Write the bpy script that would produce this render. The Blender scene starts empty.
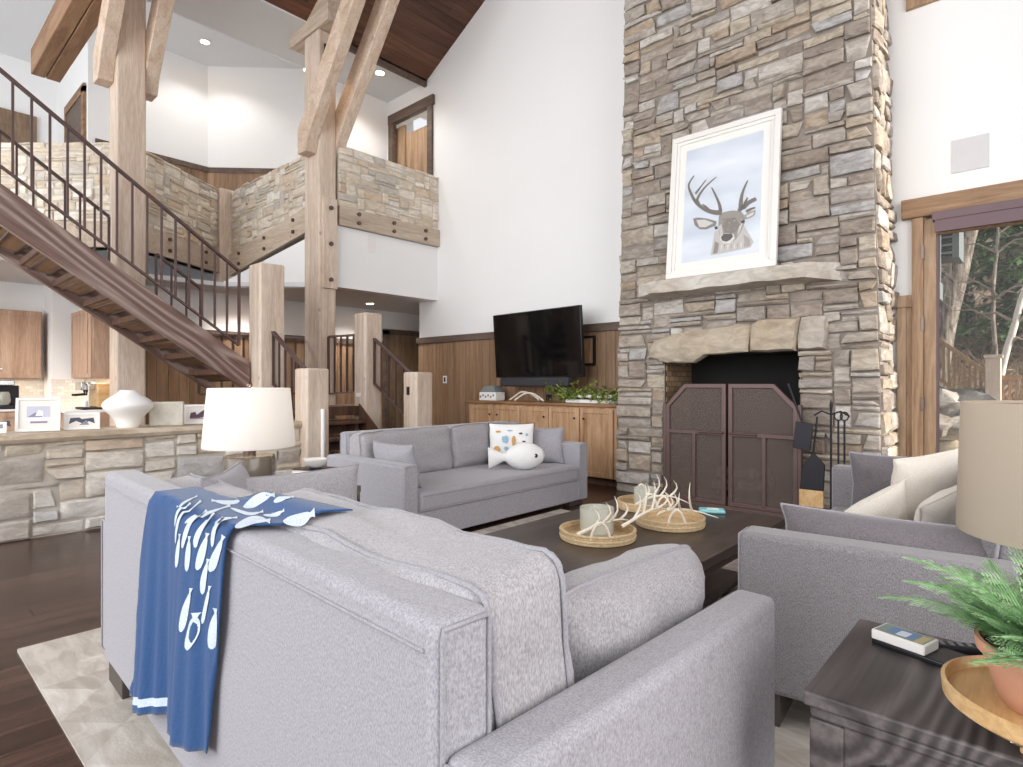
import bpy, math, random
from mathutils import Vector, Matrix, Euler, noise
S = bpy.context.scene
C = S.collection
PI = math.pi
# ------------------------------------------------------------ camera, world, sun, lights, exposure
YAW = math.radians(42.2)
cam = bpy.data.objects.new('camera', bpy.data.cameras.new('camera'))
C.objects.link(cam); S.camera = cam
cam.location = (0, 0, 1.2); cam.rotation_euler = (PI/2, 0, YAW)
cam.data.sensor_width = 36; cam.data.lens = 590/1023*36; cam.data.clip_start = .05; cam.data.clip_end = 300
W = bpy.data.worlds.new('world'); S.world = W; W.use_nodes = True
wb = W.node_tree.nodes['Background']; wb.inputs[0].default_value = (.93, .96, 1, 1); wb.inputs[1].default_value = 1.0
def lamp(name, kind, loc, energy, col=(1,1,1), rot=(0,0,0), size=None, size_y=None, spot=None):
    l = bpy.data.lights.new(name, kind); l.energy = energy; l.color = col
    if kind == 'AREA':
        l.shape = 'RECTANGLE'; l.size = size; l.size_y = size_y or size
    elif kind == 'SUN': l.angle = .02
    else: l.shadow_soft_size = size or .05
    if kind == 'SPOT': l.spot_size = spot or 1.8; l.spot_blend = .6
    o = bpy.data.objects.new(name, l); C.objects.link(o); o.location = loc; o.rotation_euler = rot
    return o
def aim(o, tgt):
    o.rotation_euler = (Vector(tgt)-o.location).to_track_quat('-Z', 'Y').to_euler()
sun = lamp('sun', 'SUN', (10, 6, 6), 7.0, (1, .95, .86)); aim(sun, (0, 5.9, 2.8))
wl = lamp('daylight_window_back', 'AREA', (-3.5, -4.6, 2.9), 520, (.96, .98, 1), size=9, size_y=5); aim(wl, (-3.5, 6, 2.4))
wr = lamp('added_fill_right', 'AREA', (2.9, 1.4, 2.6), 270, (.98, .985, 1), size=5, size_y=4); aim(wr, (-6, 2.6, 1.6))  # added fill light inside the closed right wall, no window opening behind it
wu = lamp('added_fill_high', 'AREA', (-2.5, -3.4, 7.0), 170, (.96, .98, 1), size=6, size_y=2); aim(wu, (-8, 5, 4.5))  # unseen high fill light, added to even out the room
wk = lamp('added_fill_left', 'AREA', (-9.5, -3.6, 4.2), 210, (.97, .985, 1), size=7, size_y=4); aim(wk, (-9.5, 6, 4.2))  # added fill light to lift the dim loft parapets, no window modelled
S.view_settings.view_transform = 'Standard'; S.view_settings.look = 'None'
S.view_settings.exposure = -0.08; S.view_settings.gamma = 1; S.view_settings.use_curve_mapping = False
try:
    S.cycles.use_denoising = True; S.cycles.max_bounces = 10; S.cycles.diffuse_bounces = 5
    S.cycles.sample_clamp_indirect = 6; S.cycles.caustics_reflective = False; S.cycles.caustics_refractive = False
except Exception: pass
# ------------------------------------------------------------ survey helpers: a point on a known plane of the room
F = Vector((-math.sin(YAW), math.cos(YAW))); R = Vector((math.cos(YAW), math.sin(YAW)))
def ray(u): k = (u-511.5)/590; return F + R*k
def on_y(u, Y): r = ray(u); d = Y/r.y; return r.x*d, d       # X, depth
def on_x(u, X): r = ray(u); d = X/r.x; return r.y*d, d
def zz(v, d): return 1.2+(383-v)*d/590
# ------------------------------------------------------------ materials
MATS = {}
def srgb(c):
    if isinstance(c, str): c = tuple(int(c[i:i+2], 16) for i in (0, 2, 4))
    c = tuple(x/255 for x in c)
    return tuple(x/12.92 if x <= .04045 else ((x+.055)/1.055)**2.4 for x in c)+(1,)
class NT:
    def __init__(s, name, rough=.6, metal=0, spec=.5):
        s.m = bpy.data.materials.new(name); s.m.use_nodes = True; s.t = s.m.node_tree; s.n = s.t.nodes
        s.b = s.n['Principled BSDF']; s.b.inputs['Roughness'].default_value = rough
        s.b.inputs['Metallic'].default_value = metal; s.b.inputs['Specular IOR Level'].default_value = spec
        MATS[name] = s.m
    def new(s, t, **k):
        x = s.n.new(t)
        for a, v in k.items(): setattr(x, a, v)
        return x
    def link(s, a, b): s.t.links.new(a, b)
    def coords(s, scale=(1,1,1), rot=(0,0,0)):
        tc = s.new('ShaderNodeTexCoord'); mp = s.new('ShaderNodeMapping')
        mp.inputs['Scale'].default_value = scale; mp.inputs['Rotation'].default_value = rot
        s.link(tc.outputs['Object'], mp.inputs['Vector']); return mp.outputs[0]
    def noise(s, vec, scale=5, detail=4, dist=0, rough=.5):
        x = s.new('ShaderNodeTexNoise'); x.inputs['Scale'].default_value = scale; x.inputs['Detail'].default_value = detail
        x.inputs['Distortion'].default_value = dist; x.inputs['Roughness'].default_value = rough
        s.link(vec, x.inputs['Vector']); return x.outputs['Fac']
    def ramp(s, fac, stops):
        x = s.new('ShaderNodeValToRGB'); e = x.color_ramp.elements
        while len(e) < len(stops): e.new(.5)
        for i, (p, c) in enumerate(stops): e[i].position = p; e[i].color = srgb(c)
        s.link(fac, x.inputs['Fac']); return x.outputs['Color']
    def mix(s, a, b, fac, mode='MIX'):
        x = s.new('ShaderNodeMixRGB'); x.blend_type = mode
        for i, v in ((0, fac), (1, a), (2, b)):
            if hasattr(v, 'is_linked'): s.link(v, x.inputs[i])
            else: x.inputs[i].default_value = v
        return x.outputs[0]
    def attr(s, name='var'):
        x = s.new('ShaderNodeAttribute'); x.attribute_name = name; return x.outputs['Fac']
    def math(s, op, a, b):
        x = s.new('ShaderNodeMath'); x.operation = op
        for i, v in ((0, a), (1, b)):
            if hasattr(v, 'is_linked'): s.link(v, x.inputs[i])
            else: x.inputs[i].default_value = v
        return x.outputs[0]
    def color(s, c):
        if hasattr(c, 'is_linked'): s.link(c, s.b.inputs['Base Color'])
        else: s.b.inputs['Base Color'].default_value = srgb(c)
    def bump(s, h, strength=.3, dist=.01):
        x = s.new('ShaderNodeBump'); x.inputs['Strength'].default_value = strength; x.inputs['Distance'].default_value = dist
        s.link(h, x.inputs['Height']); s.link(x.outputs[0], s.b.inputs['Normal'])
def plain(name, c, rough=.6, metal=0, spec=.5, var=.06, scale=8, bump=0):
    t = NT(name, rough, metal, spec)
    v = t.coords(); n = t.noise(v, scale, 3)
    base = srgb(c)
    a = tuple(x*(1-var) for x in base[:3])+(1,); b = tuple(min(1, x*(1+var)) for x in base[:3])+(1,)
    t.color(t.mix(a, b, n))
    if bump: t.bump(t.noise(v, scale*8, 4), bump, .004)
    return t.m
def wood(name, c1, c2, c3, grain=(1,1,12), rough=.55, scale=1.6, use_var=False, bump=.15, spec=.4, dist=1.2, knots=True, vmul=.6):
    """grain: mapping scale; the smallest component runs along the boards"""
    t = NT(name, rough, 0, spec)
    v = t.coords(grain)
    if use_var:
        at = t.attr(); add = t.new('ShaderNodeVectorMath'); add.operation = 'ADD'
        cb = t.new('ShaderNodeCombineXYZ'); ml = t.math('MULTIPLY', at, 37.0)
        for i in range(3): t.link(ml, cb.inputs[i])
        t.link(v, add.inputs[0]); t.link(cb.outputs[0], add.inputs[1]); v = add.outputs[0]
    n = t.noise(v, scale, 5, dist, .6)
    col = t.ramp(n, [(.3, c1), (.5, c2), (.7, c3)])
    if use_var:
        col = t.mix(col, t.ramp(t.attr(), [(0, '8c8c8c'), (.5, 'c8c8c8'), (1, 'ffffff')]), vmul, 'MULTIPLY')
    f = t.noise(v, scale*9, 3, .2)
    col = t.mix(col, t.ramp(f, [(.35, 'c4bcb4'), (.6, 'ffffff')]), .35, 'MULTIPLY')
    if knots:
        kv = t.coords(tuple(max(.6, g*.12) if g > 1 else g*1.0 for g in grain))
        vo = t.new('ShaderNodeTexVoronoi'); vo.inputs['Scale'].default_value = 2.6; t.link(kv, vo.inputs['Vector'])
        col = t.mix(col, t.ramp(vo.outputs['Distance'], [(0.02, '7a5a3c'), (.07, 'ffffff')]), .5, 'MULTIPLY')
    t.color(col); t.bump(f, bump, .003); return t.m
def grainy(name, dark, mid, light, axis, rough=.5, lines=60, rot=0, sc0=2.6, contrast=1.0):
    """cathedral grain: contour lines of a stretched noise"""
    t = NT(name, rough, 0, .4)
    tc = t.new('ShaderNodeTexCoord'); m0 = t.new('ShaderNodeMapping'); m0.inputs['Rotation'].default_value = (rot, 0, 0); t.link(tc.outputs['Object'], m0.inputs['Vector'])
    m1 = t.new('ShaderNodeMapping'); sc = [sc0]*3; sc[axis] = sc0*.17; m1.inputs['Scale'].default_value = sc; t.link(m0.outputs[0], m1.inputs['Vector'])
    n = t.noise(m1.outputs[0], 1.0, 1.5, .3, .4)
    s = t.math('SINE', t.math('MULTIPLY', n, float(lines)), 0.0)
    s = t.math('ADD', t.math('MULTIPLY', s, .5), .5)
    c = t.ramp(s, [(.0, dark), (.4, mid), (.95, light)])
    m2 = t.new('ShaderNodeMapping'); sc = [70]*3; sc[axis] = 3; m2.inputs['Scale'].default_value = sc; t.link(m0.outputs[0], m2.inputs['Vector'])
    f = t.noise(m2.outputs[0], 1, 3)
    c = t.mix(c, t.ramp(f, [(.35, 'a8a4a0'), (.62, 'ffffff')]), .5, 'MULTIPLY')
    t.color(c); t.bump(s, .12, .0015); return t.m
def stone_mat(name, pal, rough=.85, tint=.5, nscale=9, warm=.4):
    t = NT(name, rough, 0, .25)
    a = t.attr(); v = t.coords()
    c = t.ramp(a, [(i/(len(pal)-1), p) for i, p in enumerate(pal)])
    c.node.color_ramp.interpolation = 'CONSTANT'
    n = t.noise(t.coords((1, 1, 2.2)), nscale, 8, .8, .65)
    c = t.mix(c, t.ramp(n, [(.3, '756e68'), (.45, 'c6c0ba'), (.62, 'ffffff')]), tint, 'MULTIPLY')
    n2 = t.noise(v, 2.3, 3)
    c = t.mix(c, t.ramp(n2, [(.4, 'd3c2ab'), (.6, 'ffffff')]), warm, 'MULTIPLY')
    t.color(c); t.bump(n, .55, .02); return t.m
def fabric(name, c1, c2, rough=.95, sc=(1,1,1), bump=.25, slub=True):
    t = NT(name, rough, 0, .15)
    t.b.inputs['Sheen Weight'].default_value = .25
    v = t.coords(sc)
    fine = t.noise(t.coords((330*sc[0], 330*sc[1], 170*sc[2])), 1, 2)
    mid = t.noise(v, 55, 3)
    m = t.math('ADD', t.math('MULTIPLY', fine, .85), t.math('MULTIPLY', mid, .15))
    t.color(t.ramp(m, [(.3, c1), (.68, c2)])); t.bump(fine, bump, .002); return t.m
M = {}
M['white'] = plain('white_paint', 'f0efee', .85, spec=.2, var=.015, scale=1.5)
M['ceilw'] = plain('ceiling_paint', 'dededf', .9, spec=.1, var=.01, scale=1.5)
M['post'] = wood('pale_fir_post', 'c9b29f', 'dbc7b5', 'e4d5c6', (9, 9, .7), .7, 1.3)
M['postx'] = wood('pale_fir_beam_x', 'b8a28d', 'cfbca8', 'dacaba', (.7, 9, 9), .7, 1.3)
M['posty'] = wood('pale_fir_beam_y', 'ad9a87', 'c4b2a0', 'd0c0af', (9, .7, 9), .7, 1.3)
M['brace'] = wood('pale_fir_brace', 'c0a68f', 'd5bea9', 'e0cdbb', (4, 9, 4), .7, 1.0)
M['brownbeam'] = wood('brown_beam', '76563f', '967254', 'a98566', (.7, 8, 8), .6, 1.2)
M['stringer'] = grainy('stringer_wood', '735950', '7d635a', 'a08b82', 1, .5, 70, .604, 2.2)
M['tread'] = wood('tread_wood', '432f27', '5e4335', '704f3e', (8, 8, .8), .5, 1.2)
M['metal'] = plain('bronze_metal', '5f4b48', .45, .4, var=.1, scale=20)
M['screen'] = plain('screen_steel', '66524f', .45, .5, var=.08, scale=20)
M['black'] = plain('black_iron', '26242a', .5, .3, var=.1)
M['bolt'] = plain('bolt_metal', '6d5f58', .35, .9)
M['steel'] = plain('polished_steel', 'c9c9c9', .2, 1)
M['wains'] = wood('wainscot_wood', '8e6e53', 'a68568', 'b6967a', (9, 9, .6), .55, 1.1, True, vmul=.35)
M['wainsd'] = wood('wainscot_cap_wood', '51423a', '65554b', '75655a', (.8, 8, 8), .55, 1.1)
M['cab'] = wood('cabinet_wood', 'a37b58', 'c29b77', 'd2b18f', (9, 9, .8), .5, 1.2)
M['cabx'] = wood('cabinet_top_wood', '7d573c', '99724f', 'ad8762', (.8, 9, 9), .5, 1.2)
M['kcab'] = wood('kitchen_cabinet_wood', 'ae8d74', 'c1a189', 'cdb099', (9, 9, .8), .5, 1.2, knots=False)
M['door'] = wood('door_wood', '6f5a45', '87705a', '99836b', (9, 9, .8), .55, 1.2)
M['trimw'] = wood('casing_wood', '8d6e52', 'ad8f72', 'c0a58a', (9, 9, .8), .55, 1.2)
M['trimx'] = wood('casing_wood_x', '7b5f46', '99795b', 'ab8c6e', (.8, 9, 9), .55, 1.2)
M['floor'] = wood('dark_floor', '432f28', '573f35', '6b4e42', (9, .55, 9), .27, 1.1, True, .05, .5, knots=False)
M['roof'] = wood('dark_roof_planks', '4d3124', '6a4634', '7c5541', (7, .5, 7), .55, 1.1, True, knots=False)
M['stoneC'] = stone_mat('chimney_stone', ['b8aea2', 'c4bcb2', 'aba096', 'cbc6c0', 'b9a896', 'b9b7b6', 'a3978d', 'd2cdc7', 'c0b2a1', 'b0a9a3', 'c8bdad', 'bcb4ab', 'a59a90', 'beb6ae', 'b4aaa0', 'cca85f'], tint=.6, warm=.25)
M['stoneB'] = stone_mat('bar_stone', ['f0eae0', 'e6dccd', 'f5f2ec', 'e0d2bf', 'eee6da', 'd6d5d4', 'f4f0ea', 'e2cfba', 'ebe2d2', 'd0c9c2', 'f1ebe0'], tint=.38, warm=.25)
M['stoneL'] = stone_mat('loft_stone', ['efe5d6', 'e6d9c6', 'f2ece1', 'dccdb9', 'e9decd', 'd3cbc1', 'f0e6d8', 'dfcbb3', 'e5ddd0'], tint=.35, warm=.2)
M['ledge'] = stone_mat('ledge_stone', ['d8c9b5', 'd8c9b5'], .7, .4, 5)
M['mantel'] = stone_mat('mantel_stone', ['d6d0c7', 'd6d0c7'], .8, .45, 6)
M['lintel'] = stone_mat('lintel_stone', ['c4b7a5', 'c4b7a5', 'c6beb4', 'bdb1a3'], .85, .5, 5)
M['mortar'] = plain('mortar', '8b8279', .95, var=.2, bump=.4)
M['mortarL'] = plain('pale_mortar', 'c6beb2', .95, var=.2, bump=.4)
M['firebrick'] = plain('soot_black', '1c1a19', .9, var=.3)
def brick():
    t = NT('fire_brick', .9, 0, .1)
    b = t.new('ShaderNodeTexBrick'); b.inputs['Scale'].default_value = 4.5
    b.inputs['Color1'].default_value = srgb('a58a6c'); b.inputs['Color2'].default_value = srgb('7c6651'); b.inputs['Mortar'].default_value = srgb('4f443a')
    b.inputs['Mortar Size'].default_value = .012
    t.link(t.coords((1, 1, 1), (0, PI/2, PI/2)), b.inputs['Vector']); t.color(b.outputs['Color']); return t.m
M['brick'] = brick()
M['sofa'] = fabric('sofa_fabric', '8b888e', 'b4b1b7')
M['sofad'] = fabric('sofa_fabric_dark', '6c686a', '9a9698')
M['cush'] = fabric('cushion_fabric', '8b878a', 'b9b6b9', sc=(.9, 1, .7))
M['cushd'] = fabric('grey_velvet', '5f585b', '7f797c', slub=False)
M['pipe'] = fabric('piping_fabric', '8d8a90', 'a9a6ac')
M['cream'] = fabric('cream_fabric', 'd5cbbd', 'eae3d9')
M['whitef'] = fabric('white_knit', 'e3e1df', 'f6f5f4')
M['blanket'] = fabric('blue_knit', '1f4373', '2b5386')
M['fishw'] = fabric('fish_white', 'b5c6d8', 'dde6ee')
M['leg'] = plain('dark_leg', '4e4641', .5)
M['tablew'] = wood('espresso_wood', '3a302b', '4c403a', '5b4e46', (9, .7, 9), .3, 1.2, bump=.05, knots=False)
M['sidew'] = grainy('charcoal_oak', '484242', '575050', '706968', 1, .42, 120, 0, 2.6)
M['shade'] = NT('lamp_shade_white', .9).m
M['wicker'] = plain('wicker', 'd2b78f', .8, var=.35, scale=70, bump=.6)
M['antler'] = plain('antler', 'e9dfcf', .6, var=.15, scale=20)
M['wax'] = plain('wax', 'f3efe6', .5, var=.03)
M['ceramic'] = plain('white_ceramic', 'f4f3f1', .35, var=.01)
M['terra'] = plain('terracotta', 'c8967a', .8, var=.14, scale=9, bump=.1)
M['bamboo'] = wood('light_bamboo', 'c99f68', 'dbb582', 'e8c898', (8, 1, 8), .4, 1.4, knots=False)
M['soil'] = plain('soil', '3a2c22', .95, var=.4, scale=50)
M['paper'] = plain('paper', 'eeeae4', .8, var=.02)
M['tvblack'] = plain('tv_glass', '0b0b0d', .08, var=.05)
M['tvbezel'] = plain('tv_bezel', '17171a', .35)
M['soundbar'] = plain('soundbar_mesh', '333337', .7, var=.2, scale=150)
M['teal'] = plain('teal_pack', '8fd0d6', .5, var=.12, scale=15)
M['shadeb'] = fabric('linen_shade', 'b9aa9a', 'cfc2b3')
M['valance'] = plain('valance', '6f5a5e', .6)
M['rock'] = stone_mat('boulder', ['a8a098', 'b9aa95', '8f8b88', 'c4beb6', 'a3917a'], tint=.6)
def barkm():
    t = NT('bark', .95, 0, .1); v = t.coords((9, 9, 1.6)); n = t.noise(v, 2.2, 5, .6, .65); t.color(t.ramp(n, [(.32, '3f3731'), (.5, '857a70'), (.68, 'b3a89d')])); t.bump(n, 1, .03); return t.m
M['bark'] = barkm()
M['birch'] = plain('birch_bark', 'ddd6cc', .9, var=.2, scale=14)
M['twig'] = plain('twig', '9a8b80', .9, var=.3)
M['hill'] = plain('leaf_litter', '8d7c69', 1, var=.5, scale=5, bump=1)
M['cedar'] = wood('deck_cedar', '86664a', 'a58564', 'b89a79', (8, 8, 1), .7, 1)
M['greyp'] = plain('grey_siding', '7a8180', .8)
M['deck'] = wood('deck_boards', '8a8078', 'a0968d', 'b3a99f', (.6, 9, 9), .8, 1)
def leafmat(name, a, b, c):
    t = NT(name, .6, 0, .3); t.b.inputs['Subsurface Weight'].default_value = 0
    t.color(t.ramp(t.attr(), [(0, a), (.5, b), (1, c)])); return t.m
M['fern'] = leafmat('fern_green', '6c9a60', '98bf88', 'c2dcb2')
M['needle'] = leafmat('needles', '41592f', '5f7a45', '86a068')
M['ever'] = leafmat('evergreen', '4f6b33', '82904a', 'a8a85a')
M['brush'] = leafmat('brush', '8f7f6c', 'a88a78', 'b5a894')
def shade_mat(name, c, e):
    t = NT(name, .9, 0, .1)
    tr = t.new('ShaderNodeBsdfTranslucent'); tr.inputs[0].default_value = srgb(c)
    t.b.inputs['Base Color'].default_value = srgb(c)
    mx = t.new('ShaderNodeMixShader'); mx.inputs[0].default_value = .4
    out = t.n['Material Output']; t.link(t.b.outputs[0], mx.inputs[1]); t.link(tr.outputs[0], mx.inputs[2]); t.link(mx.outputs[0], out.inputs[0])
    return t.m
M['shade'] = shade_mat('white_drum_shade', 'f6f3ef', 0); M['shadeb'] = shade_mat('linen_drum_shade', 'cbbdac', 0)
def glass(name, c='ffffff', rough=.02, a=.3):
    t = NT(name, rough); t.b.inputs['Base Color'].default_value = srgb(c); t.b.inputs['Alpha'].default_value = a
    t.b.inputs['Specular IOR Level'].default_value = .6; return t.m
M['glass'] = glass('clear_glass', 'eef3f2', .02, .03); M['glass'].node_tree.nodes['Principled BSDF'].inputs['Specular IOR Level'].default_value = .25
M['bglass'] = glass('bubbled_glass', '6e6458', .18, .8)
M['cglass'] = glass('frosted_candle_glass', 'd4d4c8', .2, .45)
M['mesh'] = glass('screen_mesh', '6a5a52', .6, .5)
def emis(name, c, e):
    t = NT(name); t.b.inputs['Emission Color'].default_value = srgb(c); t.b.inputs['Emission Strength'].default_value = e; t.color(c); return t.m
M['glow'] = emis('lamp_glow', 'fff1dc', 9)
def rugm():
    t = NT('cowhide_patch', .95, 0, .1)
    n = t.noise(t.coords((1, 3, 1)), 6, 4, 1)
    c = t.ramp(t.attr(), [(0, 'c4bdb5'), (.35, 'd3cdc5'), (.7, 'cbc4bb'), (1, 'ddd8d0')])
    t.color(t.mix(c, t.ramp(n, [(.35, 'cfc6be'), (.65, 'ffffff')]), .6, 'MULTIPLY')); t.bump(t.noise(t.coords(), 120, 2), .3, .004); return t.m
M['rug'] = rugm()
def tilem():
    t = NT('marble_subway_tile', .3)
    b = t.new('ShaderNodeTexBrick'); b.inputs['Scale'].default_value = 6
    b.inputs['Color1'].default_value = srgb('eeeae3'); b.inputs['Color2'].default_value = srgb('ddd6cb'); b.inputs['Mortar'].default_value = srgb('c8c1b6'); b.inputs['Mortar Size'].default_value = .01
    t.link(t.coords((1, 1, 1), (0, PI/2, PI/2)), b.inputs['Vector']); t.color(b.outputs['Color']); return t.m
M['tile'] = tilem()
# ------------------------------------------------------------ mesh builder
class MB:
    def __init__(s): s.v = []; s.f = []; s.val = []; s.mi = []
    def add(s, verts, faces, val=None, mi=0):
        o = len(s.v); s.v += [tuple(v) for v in verts]
        val = random.random() if val is None else val
        for f in faces: s.f.append(tuple(i+o for i in f)); s.val.append(val); s.mi.append(mi)
    def box(s, a, b, val=None, mi=0, M4=None):
        x0, y0, z0 = a; x1, y1, z1 = b
        vs = [Vector(p) for p in ((x0,y0,z0),(x1,y0,z0),(x1,y1,z0),(x0,y1,z0),(x0,y0,z1),(x1,y0,z1),(x1,y1,z1),(x0,y1,z1))]
        if M4: vs = [M4 @ v for v in vs]
        s.add(vs, [(0,3,2,1),(4,5,6,7),(0,1,5,4),(1,2,6,5),(2,3,7,6),(3,0,4,7)], val, mi); return s
    def bar(s, p, q, w, h, val=None, up=(0,0,1), mi=0):
        p = Vector(p); q = Vector(q); d = (q-p).normalized(); upv = Vector(up)
        sd = d.cross(upv)
        if sd.length < 1e-4: sd = d.cross(Vector((0,1,0)))
        sd.normalize(); u2 = sd.cross(d).normalized()
        vs = []
        for e in (p, q):
            for a, b in ((-1,-1),(1,-1),(1,1),(-1,1)): vs.append(e+sd*a*w/2+u2*b*h/2)
        s.add(vs, [(0,3,2,1),(4,5,6,7),(0,1,5,4),(1,2,6,5),(2,3,7,6),(3,0,4,7)], val, mi); return s
    def tube(s, pts, r, n=8, val=None, closed=False, mi=0):
        pts = [Vector(p) for p in pts]; N = len(pts); rs = r if isinstance(r, (list, tuple)) else [r]*N
        vs = []; prev = None
        for i, p in enumerate(pts):
            a = pts[(i-1) % N] if closed or i > 0 else p; b = pts[(i+1) % N] if closed or i < N-1 else p
            d = (b-a).normalized() if (b-a).length > 0 else Vector((0,0,1))
            if prev is None: x = d.cross(Vector((0,0,1)) if abs(d.z) < .9 else Vector((1,0,0))).normalized()
            else: x = (prev-d*prev.dot(d)).normalized()
            prev = x; y = d.cross(x)
            for k in range(n): t = 2*PI*k/n; vs.append(p+(x*math.cos(t)+y*math.sin(t))*rs[i])
        fs = []
        for i in range(N if closed else N-1):
            j = (i+1) % N
            for k in range(n): k2 = (k+1) % n; fs.append((i*n+k, i*n+k2, j*n+k2, j*n+k))
        if not closed: fs.append(tuple(range(n))[::-1]); fs.append(tuple((N-1)*n+k for k in range(n)))
        s.add(vs, fs, val, mi); return s
    def lathe(s, prof, c=(0,0,0), n=32, val=None, mi=0, cap=True):
        c = Vector(c); vs = []; fs = []; N = len(prof)
        for r, z in prof:
            for k in range(n): t = 2*PI*k/n; vs.append(c+Vector((r*math.cos(t), r*math.sin(t), z)))
        for i in range(N-1):
            for k in range(n): k2 = (k+1) % n; fs.append((i*n+k, i*n+k2, (i+1)*n+k2, (i+1)*n+k))
        if cap:
            if prof[0][0] > 1e-4: fs.append(tuple(range(n))[::-1])
            if prof[-1][0] > 1e-4: fs.append(tuple((N-1)*n+k for k in range(n)))
        s.add(vs, fs, val, mi); return s
    def prism(s, poly, ext, val=None, mi=0):
        """poly: list of 3D points; ext: extrusion vector"""
        n = len(poly); e = Vector(ext); vs = [Vector(p) for p in poly]+[Vector(p)+e for p in poly]
        fs = [tuple(range(n)), tuple(range(n, 2*n))[::-1]]+[(i, (i+1) % n+0, (i+1) % n+n, i+n)[::-1] for i in range(n)]
        s.add(vs, fs, val, mi); return s
    def build(s, name, mat, parent=None, smooth=None, bevel=None, seg=2, sub=0, tm=None):
        me = bpy.data.meshes.new(name); me.from_pydata(s.v, [], s.f)
        ms = mat if isinstance(mat, (list, tuple)) else [mat]
        for m in ms: me.materials.append(m)
        at = me.attributes.new('var', 'FLOAT', 'FACE'); at.data.foreach_set('value', s.val)
        me.polygons.foreach_set('material_index', s.mi)
        me.update(); me.validate()
        o = bpy.data.objects.new(name, me); C.objects.link(o)
        import bmesh as _b
        bm = _b.new(); bm.from_mesh(me); _b.ops.recalc_face_normals(bm, faces=bm.faces); bm.to_mesh(me); bm.free()
        if smooth is not None:
            me.shade_smooth(); me.set_sharp_from_angle(angle=math.radians(smooth))
        if bevel:
            b = o.modifiers.new('bevel', 'BEVEL'); b.width = bevel; b.segments = seg; b.limit_method = 'ANGLE'; b.angle_limit = math.radians(35)
            me.shade_smooth()
            if smooth is None: me.set_sharp_from_angle(angle=math.radians(50))
            b.harden_normals = False
        if sub: q = o.modifiers.new('sub', 'SUBSURF'); q.levels = sub; q.render_levels = sub
        if parent: o.parent = parent
        return o
def tag(o, label=None, cat=None, group=None, kind=None):
    if label: o['label'] = label
    if cat: o['category'] = cat
    if group: o['group'] = group
    if kind: o['kind'] = kind
    return o
def thing(name, label, cat, loc=(0,0,0), rz=0, group=None):
    o = bpy.data.objects.new(name, None); C.objects.link(o); o.location = loc; o.rotation_euler = (0,0,rz); o.empty_display_size = .1
    return tag(o, label, cat, group)
def struct(name, mb, mat, **k): o = mb.build(name, mat, **k); o['kind'] = 'structure'; return o
def copy_tree(o, parent=None):
    c = o.copy(); C.objects.link(c)
    if parent: c.parent = parent
    for ch in list(o.children): copy_tree(ch, c)
    return c
BX = lambda a, b: MB().box(a, b)
# ------------------------------------------------------------ stonework
def stones(mb, w, h, fmap, cell=(.08, .055), wr=(2, 7), hr=(1, 4), mask=None, seed=1, depth=(.02, .07), gap=.007, nval=12):
    rnd = random.Random(seed); nx = int(w/cell[0]); ny = int(h/cell[1]); cx = w/nx; cy = h/ny
    occ = [[False]*nx for _ in range(ny)]
    if mask:
        for j in range(ny):
            for i in range(nx):
                if mask((i+.5)*cx, (j+.5)*cy): occ[j][i] = True
    for j in range(ny):
        i = 0
        while i < nx:
            if occ[j][i]: i += 1; continue
            hh = rnd.choice([1]*3+[2]*4+[3]*3+[4]*1); hh = max(hr[0], min(hh, hr[1], ny-j))
            ww = rnd.randint(*wr)
            if hh == 1: ww = min(wr[1]+1, ww+2)
            ok = 0
            while ok < ww and i+ok < nx and not occ[j][i+ok]: ok += 1
            ww = ok
            if i+ww < nx and not occ[j][i+ww]:
                k = 0
                while i+ww+k < nx and not occ[j][i+ww+k]: k += 1
                if k == 1 and ww < wr[1]: ww += 1
            good = 1
            for q in range(1, hh):
                if all(not occ[j+q][i+p] for p in range(ww)): good = q+1
                else: break
            hh = good
            for q in range(hh):
                for p in range(ww): occ[j+q][i+p] = True
            s0, t0, s1, t1 = i*cx, j*cy, (i+ww)*cx, (j+hh)*cy
            stone(mb, s0, t0, s1, t1, fmap, rnd, depth, gap)
            i += ww
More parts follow.
